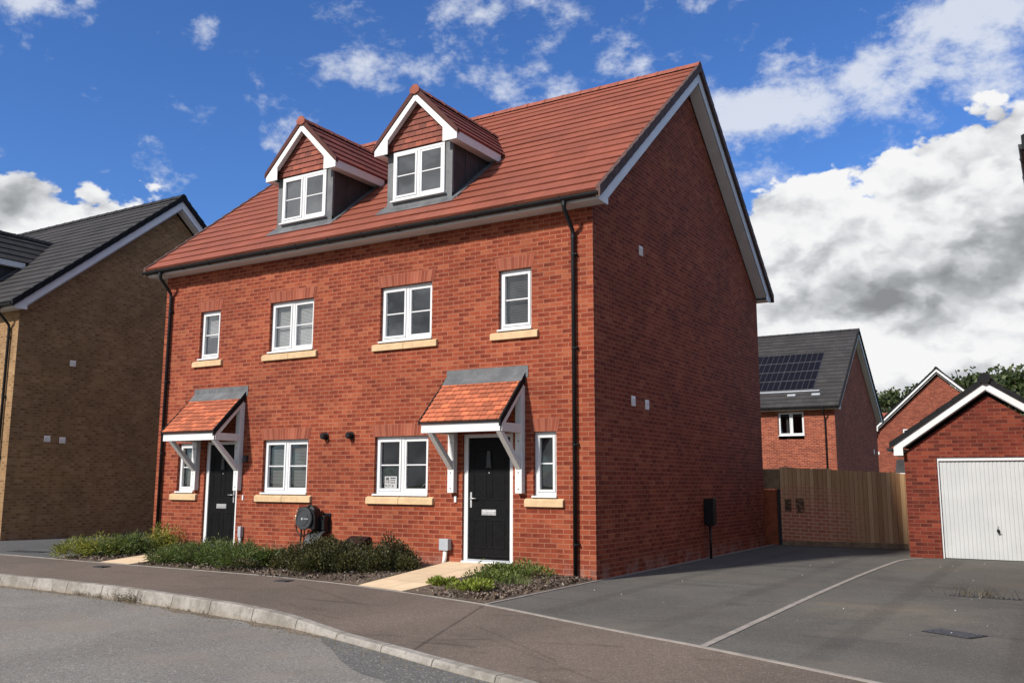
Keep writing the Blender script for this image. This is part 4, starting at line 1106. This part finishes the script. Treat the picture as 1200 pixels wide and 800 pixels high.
# cream slab paths rising to the doors
def path(a0, a1, b0, b1, za, zb):
    s_ = MB()
    A, B_, C_, D_ = Vector((*a0, za)), Vector((*a1, za)), Vector((*b1, zb)), Vector((*b0, zb))
    n_ = 8
    L = (D_-A).length; wd = (B_-A).length
    for k in range(n_):
        t0, t1 = k/n_, (k+1)/n_
        q = [A.lerp(D_, t0), B_.lerp(C_, t0), B_.lerp(C_, t1), A.lerp(D_, t1)]
        s_.face(q, [(0, t0*L), (wd, t0*L), (wd, t1*L), (0, t1*L)])
    for (p, q) in ((A, D_), (B_, C_)):
        s_.face([p-Vector((0, 0, .2)), q-Vector((0, 0, .2)), q, p], [(.3, .3)]*4)
    return struct(s_.build('path', M['slab']))
path((-2.60, -2.43), (-1.63, -2.65), (-2.72, .03), (-1.47, .03), .01, .165)
path((-9.05, -2.09), (-8.22, -2.09), (-8.97, .03), (-7.9, .03), .01, .165)
dm_ = MB(); dm_.hexa([(-8.95, -.62, .128), (-7.95, -.62, .128), (-7.95, -.03, .166), (-8.95, -.03, .166), (-8.95, -.62, .143), (-7.95, -.62, .143), (-7.95, -.03, .181), (-8.95, -.03, .181)])
tag(dm_.build('doormat', M['mat']), 'brown doormat on the path at the left black door', 'doormat')

# ------------------------------------------------------------------ small things round the house
# hose reel
R_ = thing('hose_reel', 'black wall mounted hose reel beside the left ground floor window', 'hose reel', (-5.72, 0, .80))
b = MB(); b.lathe([(.10, -.10), (.19, -.11), (.19, -.145), (.12, -.15), (.12, -.30), (.185, -.305), (.2, -.315), (.2, -.335), (.185, -.35), (.16, -.35), (.155, -.343), (.12, -.343), (.115, -.352), (.0, -.352)], (0, 0, 0), 'y', 40)
b.build('drum', M['black2'], R_)
b = MB(); b.prism([(-.19, .02), (-.2, .15), (-.15, .2), (.1, .235), (.2, .17), (.24, .02), (.24, -.18), (.14, -.2), (.12, .05), (0, .19), (-.12, .14)], -.30, -.12, 'y')
b.build('casing', M['black'], R_, bevel=.01)
b = MB(); b.tube([(.08, -.3, .22), (.14, -.3, .245), (.22, -.3, .17), (.25, -.3, .1)], .018, 8); b.build('carry_handle', M['black'], R_)
b = MB(); b.box(.2, .34, -.16, -.03, -.2, .06); b.box(.18, .36, -.03, -.003, -.24, .1); b.build('wall_bracket', M['black'], R_, bevel=.006)
b = MB(); b.lathe([(.022, -.353), (.022, -.359)], (-.02, 0, 0), 'y', 12); b.box(.02, .13, -.356, -.3535, -.004, .008); b.build('hub_badge', M['grey'], R_)
b = MB(); b.tube([(-.17, -.25, .10), (-.27, -.16, .09), (-.31, -.08, .0), (-.31, -.06, -.3), (-.33, -.06, -.5), (-.28, -.09, -.62)], .016, 8)
b.tube([(-.42, -.085, -.04), (-.425, -.09, -.12), (-.40, -.09, -.22), (-.33, -.09, -.30), (-.2, -.1, -.32), (-.08, -.14, -.28), (.02, -.2, -.2)], .011, 8); b.build('hose', M['black'], R_)
t = MB(); X_ = -6.14; t.tube([(X_, 0, .86), (X_, -.07, .86), (X_, -.095, .835), (X_, -.095, .78)], .02, 10); t.lathe([(.028, 0), (.028, .035)], (X_, -.095, .77), 'z', 10); t.tube([(X_, -.055, .87), (X_, -.055, .93)], .011, 8); t.box(X_-.045, X_+.045, -.063, -.047, .925, .945)
tag(t.build('garden_tap', M['copper']), 'small brass garden tap on the wall beside the hose reel', 'tap')
c = MB(); pr = [(-.015, .60)]+[(-.03-.33*math.sin(a), .25+.35*math.cos(a)) for a in [k*math.pi/2/10 for k in range(11)]]+[(-.36, .08)]
pi_ = [(y+.012 if i else y, z-.012) for i, (y, z) in enumerate(pr)]
n = len(pr)
for (p, q, p2, q2) in zip(pr, pr[1:], pi_, pi_[1:]):
    c.hexa([(-5.70, p2[0], p2[1]), (-5.37, p2[0], p2[1]), (-5.37, q2[0], q2[1]), (-5.70, q2[0], q2[1]), (-5.70, p[0], p[1]), (-5.37, p[0], p[1]), (-5.37, q[0], q[1]), (-5.70, q[0], q[1])])
tag(c.build('curved_cover', M['black2']), 'curved black plastic cover on the wall below the hose reel', 'cover')
b = MB(); b.prism([(-.30, .06), (-.30, .40), (-.03, .50), (-.03, .06)], -4.82, -4.42, 'x'); b.prism([(-.33, .385), (-.33, .40), (-.025, .515), (-.025, .50)], -4.84, -4.40, 'x')
tag(b.build('storage_box', M['black'], bevel=.006), 'low black box with sloping lid behind the dark shrubs', 'box')
def meter(x, label):
    T = thing('meter_box', label, 'meter box', (x, 0, 0))
    b = MB(); b.box(-.085, .085, -.11, -.003, .35, .53); b.box(-.09, .09, -.115, -.109, .345, .535); b.build('box_body', M['grey'], T, bevel=.006)
    b = MB(); b.tube([(.0, -.055, .35), (-.01, -.055, .22), (-.03, -.06, .08)], .035, 10); b.build('riser_pipe', M['vent'], T)
meter(-2.76, 'small grey meter box with riser pipe left of the right door')
T = thing('meter_post', 'thin grey service pipe on the wall right of the left door', 'pipe', (-7.66, 0, 0))
b = MB(); b.box(-.04, .04, -.08, -.003, .40, .60); b.build('pipe_cap', M['grey'], T, bevel=.006)
b = MB(); b.tube([(0, -.045, .4), (0, -.045, .2), (-.03, -.06, .08)], .03, 10); b.build('riser_pipe', M['grey'], T)
# charge point on the gable
E_ = thing('wall_charger', 'slim black charge box on a post by the red gable wall', 'charge point', (.1, 4.9, 0))
b = MB(); b.prism([(-.09, .70), (-.09, 1.15), (.11, 1.17), (.11, .68), (.05, .62), (-.03, .62)], -.09, .09, 'y'); b.build('box_body', M['black'], E_, bevel=.01)
b = MB(); b.tube([(0, .0, .63), (0, 0, 0)], .024, 10); b.build('conduit', M['black'], E_)

# drains and covers
def grate(name, label, cx, cy, lx, ly, rot, z, nb, m='steel_dark'):
    T = thing(name, label, 'drain', (cx, cy, z), rot)
    b = MB(); e = .02
    b.box(-lx/2, lx/2, -ly/2, -ly/2+e, 0, .006); b.box(-lx/2, lx/2, ly/2-e, ly/2, 0, .006); b.box(-lx/2, -lx/2+e, -ly/2+e, ly/2-e, 0, .006); b.box(lx/2-e, lx/2, -ly/2+e, ly/2-e, 0, .006)
    b.build('frame', M['steel_dark'], T)
    b = MB(); p = (lx-2*e)/nb
    for k in range(nb): b.box(-lx/2+e+k*p, -lx/2+e+k*p+p*.5, -ly/2+e, ly/2-e, .001, .0065)
    b.build('bars', M['grate'], T)
    b = MB(); b.face([(-lx/2+e, -ly/2+e, .0008), (lx/2-e, -ly/2+e, .0008), (lx/2-e, ly/2-e, .0008), (-lx/2+e, ly/2-e, .0008)]); b.build('pit_shade', M['door'], T)  # flat black sheet, the shade between the bars put into its colour
    return T
grate('drain_grate', 'rectangular slotted iron drain grate on the right driveway', 5.12, -2.46, .52, .3, rad(-28), .003, 11)
grate('channel_drain', 'narrow channel drain overgrown with dry weeds on the driveway', 5.16, .93, .85, .12, rad(-3), .003, 14)
grate('gully_grate', 'small gully grate on the driveway of the brown house', -12.5, -1.35, .9, .3, rad(10), .005, 12)
def cover(label, cx, cy):
    b = MB(); b.box(cx-.12, cx+.12, cy-.09, cy+.09, -.03, .004); b.box(cx-.1, cx+.1, cy-.07, cy+.07, .004, .006)
    tag(b.build('stopcock_cover', M['steel_dark']), label, 'cover')
cover('small black stopcock cover in the pavement before the dark shrubs', -3.98, -2.5)
cover('small black stopcock cover in the pavement near the left path', -8.3, -2.55)

# ------------------------------------------------------------------ planting
def leaf_quad(mb, p, d, up, L, wd, fold=.0):
    d = d.normalized(); s_ = d.cross(up)
    if s_.length < 1e-4: s_ = d.cross(Vector((1, 0, 0)))
    s_.normalize(); s_ *= wd/2
    mb.face([p, p+d*L*.45+s_, p+d*L, p+d*L*.45-s_])
def rnd_dir():
    while True:
        v = Vector((random.uniform(-1, 1), random.uniform(-1, 1), random.uniform(-1, 1)))
        if .05 < v.length < 1: return v.normalized()
def shrub(label, cx, cy, rx, ry, h, n, L, wd, m, z0=.05, up=.5, lumps=5, spray=False, name='shrub', group=None, rot=0.):
    T = thing(name, label, 'shrub', (cx, cy, z0), rot, group)
    seeds = [(random.uniform(-.75, .75), random.uniform(-.7, .7), random.uniform(.45, 1.05), random.uniform(.35, .62)) for _ in range(lumps)]
    mb = MB()
    made = 0; tries = 0
    while made < n and tries < n*30:
        tries += 1
        a, b_, hz, rr = random.choice(seeds)
        v = rnd_dir(); v.z = abs(v.z)
        q = random.uniform(.45, 1.05)**.6
        p = Vector(((a+v.x*rr*q)*rx, (b_+v.y*rr*q)*ry, v.z**.6*hz*h*q*1.12))
        if (p.x/rx)**2+(p.y/ry)**2 > 1.25: continue
        p.z *= .85+.3*mnoise.noise(Vector((p.x*4+cx, p.y*4, 1)))
        p.z = max(.01, p.z)
        made += 1
        if spray:
            d = (Vector((v.x, v.y, up*.5+.3*v.z))+rnd_dir()*.45).normalized()
            tip = p+d*L*1.6
            for k in range(5):
                bp = p.lerp(tip, k/5); sd = (d+rnd_dir()*.75).normalized()
                leaf_quad(mb, bp, sd, rnd_dir(), L*random.uniform(.5, 1.), wd)
        else:
            d = (v*.8+Vector((0, 0, up))+rnd_dir()*.7).normalized()
            leaf_quad(mb, p, d, rnd_dir(), L*random.uniform(.7, 1.2), wd*random.uniform(.8, 1.2))
    mb.build('foliage', m, T)
    sb = MB()
    for a, b_, hz, rr in seeds:
        for k in range(3):
            e = Vector(((a+random.uniform(-.3, .3))*rx, (b_+random.uniform(-.3, .3))*ry, hz*h*.8))
            sb.tube([(a*rx*.3, b_*ry*.3, -.03), (e.x*.6, e.y*.6, e.z*.5), e], [.012, .008, .004], 5)
    sb.build('stem', M['stem'], T)
    return T
shrub('low yellow green juniper at the drive edge of the left bed', -10.0, -1.5, .62, .62, .34, 950, .095, .015, M['juniper_y'], lumps=7, spray=True, name='juniper')
shrub('darker green spreading juniper in the middle of the left bed', -9.66, -.95, .52, .6, .38, 850, .095, .015, M['juniper_g'], lumps=7, spray=True, name='juniper')
shrub('yellow green juniper beside the left downpipe', -9.66, -.3, .44, .36, .46, 650, .09, .015, M['juniper_y'], lumps=6, spray=True, name='juniper')
shrub('low green juniper edging the left path', -7.62, -1.45, .55, .72, .28, 1300, .085, .014, M['juniper_g'], lumps=9, spray=True, name='juniper')
shrub('broad green juniper in front of the left door wall', -6.75, -1.42, .72, .75, .34, 1600, .09, .014, M['juniper_g'], lumps=10, spray=True, name='juniper')
shrub('green juniper in front of the left ground floor window', -5.85, -1.42, .6, .72, .31, 1300, .09, .014, M['juniper_g'], lumps=9, spray=True, name='juniper')
shrub('dark leaved hebe shrub in front of the curved black cover', -5.18, -1.55, .46, .62, .28, 5500, .036, .024, M['hebe'], lumps=9, up=.6, name='hebe')
shrub('largest dark hebe dome at the pavement edge', -4.40, -1.45, .56, .76, .56, 11000, .036, .024, M['hebe'], lumps=11, up=.6, name='hebe')
shrub('dark hebe shrub under the notice window', -3.62, -1.0, .56, .72, .60, 10000, .036, .024, M['hebe'], lumps=10, up=.6, name='hebe')
shrub('dark hebe shrub beside the right path and meter box', -3.12, -.7, .44, .5, .56, 6500, .036, .024, M['hebe'], lumps=8, up=.6, name='hebe')
shrub('mat of small green leaves by the right door step', -.95, -.95, .62, .8, .22, 3600, .04, .022, M['groundcover'], z0=.06, lumps=9, up=.7, name='groundcover_plant')
shrub('lime green leafy plant beside the right path', -1.45, -2.1, .24, .3, .11, 380, .06, .034, M['lime'], z0=.03, lumps=5, up=.8, name='lime_plant')
shrub('lime green leafy plant in the middle of the right bed', -.78, -2.15, .34, .3, .13, 560, .06, .034, M['lime'], z0=.03, lumps=6, up=.8, name='lime_plant')
def tuft(name, label, cat, x, y, z, n, h, spread, m, group=None, lean=.5, leaves=True):
    mb = MB()
    for k in range(n):
        p = Vector((random.gauss(0, spread), random.gauss(0, spread*.45), 0)); d = Vector((random.uniform(-lean, lean), random.uniform(-lean, lean), 1)).normalized()
        hh = h*random.uniform(.4, 1.1); q = p+d*hh*.5; e = p+d*hh+Vector((random.uniform(-.2, .2), random.uniform(-.2, .2), -.05))*hh
        w_ = Vector((.0035, 0, 0))
        mb.face([p-w_, p+w_, q+w_*.7, q-w_*.7]); mb.face([q-w_*.7, q+w_*.7, e])
        if leaves:
            for j in range(5):
                t_ = random.random(); bp = p.lerp(e, t_); leaf_quad(mb, bp, rnd_dir(), rnd_dir(), h*.16, h*.07)
    o = mb.build(name, m); o.location = (x, y, z); tag(o, label, cat, group); return o
tuft('weed', 'tall grassy tuft in the right planting bed', 'weed', -.72, -1.35, .04, 160, .17, .2, M['groundcover'], lean=.35, leaves=False)
tuft('weed', 'thin seedling stalk beside the right path', 'weed', -1.28, -1.2, .07, 12, .30, .03, M['groundcover'], lean=.25)
def kerb_pt(x, off=.17):
    for a, b_ in zip(kb, kb[1:]):
        if a.x <= x <= b_.x:
            t_ = (x-a.x)/(b_.x-a.x); p = a.lerp(b_, t_); return p.x, p.y-off
p = kerb_pt(-5.25); tuft('weed', 'largest brown weed clump in the kerb channel', 'weed', p[0], p[1], ZR, 110, .15, .17, M['weed'])
p = kerb_pt(-6.45); tuft('weed', 'second largest weed clump left of the biggest one at the kerb', 'weed', p[0], p[1], ZR, 50, .09, .12, M['weed'])
p = kerb_pt(-6.0); tuft('weed', 'medium weed clump just left of the biggest clump at the kerb', 'weed', p[0], p[1], ZR, 40, .09, .09, M['weed'])
for x in (-8.5, -7.7, -7.2, -4.55, -4.3, -3.95, -3.75, -3.45, -3.3, -2.35):
    p = kerb_pt(x); tuft('weed', 'small weed sprig at the foot of the kerb', 'weed', p[0], p[1], ZR, 9, random.uniform(.035, .075), .06, M['weed'], group='small weeds along the kerb')
for k in range(6): 
    pass
tuft('weed', 'dry straw coloured weeds growing out of the channel drain', 'weed', 5.12, .97, .004, 60, .20, .24, M['weed'], lean=.8, leaves=False)
# bark mulch and pale grit
def chips(name, label, areas, n, smin, smax, m):
    mb = MB()
    for _ in range(n):
        (x0, x1, y0, y1, zf) = random.choice(areas); x, y = random.uniform(x0, x1), random.uniform(y0, y1)
        s_ = random.uniform(smin, smax); a = rnd_dir()*s_; b_ = a.cross(rnd_dir()).normalized()*s_*.5; p = Vector((x, y, zf(y)+.008))
        mb.face([p-a-b_, p+a-b_, p+a+b_, p-a+b_])
    o = mb.build(name, m); o['kind'] = 'stuff'; o['label'] = label; return o
chips('bark_mulch', 'brown bark chip mulch on the planting beds', [(-1.45, -.05, -2.6, -.05, lambda y: .02+.03*(y+2.6)/2.6), (-1.0, -.05, -2.85, -1.8, lambda y: .018), (-4.9, -2.65, -2.25, -.3, lambda y: bz(y)), (-8, -5, -2.08, -1.6, lambda y: bz(y)), (-.6, -.04, -1.6, -.05, lambda y: .025), (-10.4, -9.1, -2.05, -.2, lambda y: bz(y))], 5200, .012, .028, M['mulch'])
def channel_grit(n):
    mb = MB()
    for _ in range(n):
        x = random.uniform(-10, 2.3); q = [p for p in zip(kb, kb[1:]) if p[0].x <= x <= p[1].x][0]
        t_ = (x-q[0].x)/(q[1].x-q[0].x); y = q[0].lerp(q[1], t_).y-.16-abs(random.gauss(0, .14))
        s_ = random.uniform(.004, .013); p = Vector((x, y, ZR+.003)); a0 = random.random()*6
        v = [p+Vector((math.cos(a0+a)*s_, math.sin(a0+a)*s_*.8, 0)) for a in [k*1.2566+random.uniform(-.3, .3) for k in range(5)]]
        for k in range(5): mb.face([v[k], v[(k+1) % 5], p+Vector((0, 0, s_*.8))])
    o = mb.build('channel_grit', M['dry']); o['kind'] = 'stuff'; o['label'] = 'loose grit and crumbs lying in the kerb channel'
channel_grit(900)
def grit(n):
    mb = MB()
    for _ in range(n):
        x, y = random.uniform(.2, 7), random.uniform(-3, 7)
        if y < -3.1-(x)*.43+.2: continue
        s_ = random.choice([.003]*6+[.005, .008]); p = Vector((x, y, .004))
        v = [p+Vector((math.cos(a)*s_, math.sin(a)*s_*.8, 0)) for a in [k*1.2566+random.uniform(-.2, .2) for k in range(5)]]
        t_ = p+Vector((0, 0, s_*.9))
        for k in range(5): mb.face([v[k], v[(k+1) % 5], t_])
    o = mb.build('loose_grit', M['paper']); o['kind'] = 'stuff'; o['label'] = 'scattered pale grit on the driveway'
grit(90)

# ------------------------------------------------------------------ trees behind the far houses
def tree(label, x, y, z0, H_, R, n, L, seed, flat=1.):
    rs = random.Random(seed)
    T = thing('broadleaf_tree', label, 'tree', (x, y, z0))
    tb = MB(); tb.tube([(0, 0, 0), (.1, 0, H_*.25), (-.05, .1, H_*.5), (.1, 0, H_*.75)], [R*.085, R*.07, R*.05, R*.02], 9)
    cl = []
    for k in range(46):
        a = rs.uniform(0, 6.283); el = rs.uniform(-.25, 1.2); rr = R*rs.uniform(.55, 1.0)
        c = Vector((math.cos(a)*math.cos(el)*rr*flat, math.sin(a)*math.cos(el)*rr, H_*.62+math.sin(el)*H_*.36*rs.uniform(.75, 1.)))
        cl.append((c, R*rs.uniform(.14, .28)))
        st_ = Vector((0, 0, H_*rs.uniform(.3, .6)))
        tb.tube([st_, st_.lerp(c, .5)+Vector((rs.uniform(-.3, .3), rs.uniform(-.3, .3), .3)), c], [R*.03, R*.018, R*.006], 6)
    tb.build('trunk', M['bark'], T)
    mb = MB()
    for k in range(n):
        c, r_ = rs.choice(cl)
        v = rnd_dir(); p = c+v*r_*(rs.random()**.45); leaf_quad(mb, p, rnd_dir(), rnd_dir(), L*rs.uniform(.6, 1.3), L*.62)
    mb.build('crown', M['tree_leaf'], T)
tree('broad dark tree standing behind the garage and gable fronted house', 2.2, 82, -.3, 12.1, 7.2, 7500, .50, 5)
tree('smaller dark tree showing left of the white bargeboard gable', -6.4, 76, -.3, 10.3, 5.0, 6500, .40, 9)
tree('dark tree at the right edge beyond the garage roof', 9.5, 84, -.3, 12.4, 5.6, 4200, .50, 13)

# ------------------------------------------------------------------ sky, sun, camera
SUN_AZ, SUN_EL = rad(198.5), rad(36)      # compass bearing of the sun from +Y towards +X
world = bpy.data.worlds.new('World'); scene.world = world; world.use_nodes = True
wn = NT(world.node_tree); bg = world.node_tree.nodes['Background']
sky = wn.new('ShaderNodeTexSky', sky_type='NISHITA'); sky.sun_disc = False; sky.sun_elevation = SUN_EL; sky.sun_rotation = SUN_AZ
sky.air_density = 1.0; sky.dust_density = .3; sky.ozone_density = 2.5; sky.altitude = 100
dirv = wn.tc('Generated')
dx, dy, dz = wn.sep(dirv)
az = wn.m('ARCTAN2', dx, dy); el = wn.m('ARCSINE', dz)
hs = wn.new('ShaderNodeHueSaturation'); hs.inputs['Saturation'].default_value = 1.12; hs.inputs['Value'].default_value = 1.0; wn.put(hs.inputs['Color'], sky.outputs[0])
skyc = wn.mix(1., hs.outputs[0], (.43, .58, .84), 'MULTIPLY')
def blob(a0, e0, wa, we, amp):
    ta = wn.m('DIVIDE', wn.m('SUBTRACT', az, a0), wa); te = wn.m('DIVIDE', wn.m('SUBTRACT', el, e0), we)
    return wn.m('MULTIPLY', wn.m('EXPONENT', wn.m('MULTIPLY', wn.m('ADD', wn.m('MULTIPLY', ta, ta), wn.m('MULTIPLY', te, te)), -1.)), amp)
def total(lst):
    s_ = None
    for b_ in lst:
        q = blob(*b_); s_ = q if s_ is None else wn.m('ADD', s_, q)
    return s_
def fbm(off, scale, det, rough=.55, dist=0.):
    v = wn.vm('ADD', wn.vm('MULTIPLY', dirv, (1, 1, 1.55)), off); return wn.noise(v, scale, det, rough, dist)
CUM = [(-1.12, .235, .17, .075, .80), (-.93, .215, .11, .05, .62), (-.84, .19, .08, .04, .42),
       (-.14, .225, .17, .085, .6), (-.03, .30, .07, .05, .45), (-.27, .27, .055, .06, .42), (-.2, .13, .22, .07, .5), (-.05, .12, .2, .08, .5), (.25, .25, .25, .16, .55),
       (-.56, .10, .2, .06, .35), (-1.6, .2, .3, .1, .45), (2.2, .4, .7, .25, .45), (-2.5, .22, .9, .28, .62), (1.1, .3, .4, .15, .35), (3.0, .2, .6, .2, .5), (-1.7, .6, .5, .2, .4)]
WSP = [(-.47, .445, .07, .035, .36), (-.35, .405, .09, .04, .46), (-.29, .375, .06, .04, .34), (-.19, .41, .10, .045, .38), (-.05, .43, .10, .05, .40), (-.14, .375, .12, .03, .33), (-.608, .505, .055, .03, .46), (-.52, .51, .04, .025, .33),
       (-1.075, .405, .045, .018, .33), (-1.06, .46, .045, .015, .24), (-.895, .46, .02, .03, .33), (-.76, .432, .045, .03, .38), (-.815, .36, .04, .022, .35), (-.84, .39, .035, .018, .32), (-.55, .40, .07, .03, .38), (-.72, .38, .03, .015, .25), (.4, .5, .5, .2, .35), (3., .8, .8, .3, .35)]
cb = wn.m('ADD', total(CUM), wn.ss(el, .62, .9, 0., .34)); wb = total(WSP)  # overhead cloud out of view, added to make the fill light neutral
f1 = fbm((0, 0, 0), 8.5, 10, .60); f2 = fbm((.010, -.006, .05), 8.5, 6, .56); f4 = fbm((5.2, 1.1, 2.), 20., 6, .6)
warp = wn.vm('MULTIPLY', wn.vm('SUBTRACT', wn.noise(wn.vm('MULTIPLY', dirv, (1, 1, 1.5)), 13., 4, .6, col=True), (.5, .5, .5)), (.09, .09, .09))
def billow(off, octs=((11., .36), (24., .21), (52., .11))):
    base = wn.vm('ADD', wn.vm('ADD', wn.vm('MULTIPLY', dirv, (1, 1, 1.35)), warp), off); t_ = None
    for sc, k in octs:
        vo = wn.new('ShaderNodeTexVoronoi', feature='F1'); wn.put(vo.inputs['Vector'], base); vo.inputs['Scale'].default_value = sc
        q = wn.m('MULTIPLY', wn.m('SUBTRACT', .52, vo.outputs['Distance']), k); t_ = q if t_ is None else wn.m('ADD', t_, q)
    return t_
b1, b2 = billow((0, 0, 0)), billow((-.006, -.006, .022))
dens = wn.m('ADD', wn.m('ADD', wn.m('MULTIPLY', wn.m('SUBTRACT', f1, .5), .8), b1), wn.m('SUBTRACT', cb, .32))
cum = wn.ss(dens, -.015, .05)
lit = wn.m('SUBTRACT', f1, f2)                                     # towards the light or away from it
depth = wn.ss(dens, .06, .36)
grey = total([(-.10, .195, .16, .022, .85), (-.02, .245, .10, .045, .6), (-1.02, .20, .12, .018, .3), (-.1, .085, .3, .025, .25), (-.29, .19, .05, .025, .35), (-.18, .155, .06, .012, .3), (-2.5, .25, 1.2, .4, 1.)])
g1 = fbm((0, 0, 0), 6.5, 5, .55); g2 = fbm((.014, -.008, .06), 6.5, 4, .5)
shade = wn.m('ADD', wn.m('ADD', .78, wn.m('MULTIPLY', wn.m('SUBTRACT', b1, b2), 1.9)), wn.m('MULTIPLY', wn.m('SUBTRACT', g1, g2), 1.8))
shade = wn.m('ADD', shade, wn.m('MULTIPLY', wn.m('SUBTRACT', f4, .5), .28))
shade = wn.m('ADD', shade, wn.m('MULTIPLY', wn.m('SUBTRACT', 1., depth), .22))
shade = wn.m('SUBTRACT', shade, wn.m('MULTIPLY', grey, .44), clamp=True)
ccol = wn.ramp(shade, [(0., (.27, .28, .295)), (.35, (.45, .465, .485)), (.65, (.70, .715, .74)), (.85, (.88, .89, .90)), (1., (.96, .96, .96))])
f3 = wn.m('ADD', fbm((3.1, 1.7, .4), 11., 9, .64, .1), wn.m('MULTIPLY', b1, .35))
wsp = wn.m('MULTIPLY', wn.ss(wn.m('ADD', wn.m('MULTIPLY', wn.m('SUBTRACT', f3, .5), 2.9), wn.m('SUBTRACT', wb, .30)), -.12, .52), .84)
CLOUD = 5.3        # cloud radiance against the sky texture's own scale
c1 = wn.mix(wsp, skyc, tuple(CLOUD*v for v in (.80, .84, .92)))
cc = wn.vm('SCALE', ccol); wn.n[-1].inputs['Scale'].default_value = CLOUD
c2 = wn.mix(cum, c1, cc)
wn.put(bg.inputs[0], c2); bg.inputs[1].default_value = .125

sl = bpy.data.lights.new('sun', 'SUN'); sl.energy = 4.15; sl.angle = rad(4.); sl.color = (1., .94, .86)
so = bpy.data.objects.new('sun', sl); COL.objects.link(so)
sd = Vector((math.sin(SUN_AZ)*math.cos(SUN_EL), math.cos(SUN_AZ)*math.cos(SUN_EL), math.sin(SUN_EL)))
so.rotation_euler = (-sd).to_track_quat('-Z', 'Y').to_euler(); so.location = sd*60

cam = bpy.data.cameras.new('camera'); co = bpy.data.objects.new('camera', cam); COL.objects.link(co)
r3, u3, f3_ = Vector((.85459799, .5192834, .00265025)), Vector((.07716843, -.1320417, .98823581)), Vector((-.5135244, .84433982, .15291485))
m3 = Matrix(((r3.x, u3.x, -f3_.x), (r3.y, u3.y, -f3_.y), (r3.z, u3.z, -f3_.z)))
co.matrix_world = Matrix.Translation((6.20208, -12.66973, 1.47508)) @ m3.to_4x4()
cam.sensor_width = 36; cam.lens = 1060.64/1200*36; cam.clip_end = 2000; cam.clip_start = .1
scene.camera = co
scene.view_settings.view_transform = 'Standard'; scene.view_settings.look = 'None'; scene.view_settings.exposure = .55; scene.view_settings.gamma = 1
scene.render.resolution_x, scene.render.resolution_y = 1024, 682
scene.cycles.max_bounces = 5; scene.cycles.diffuse_bounces = 3; scene.cycles.glossy_bounces = 3; scene.cycles.transparent_max_bounces = 8; scene.cycles.use_denoising = True
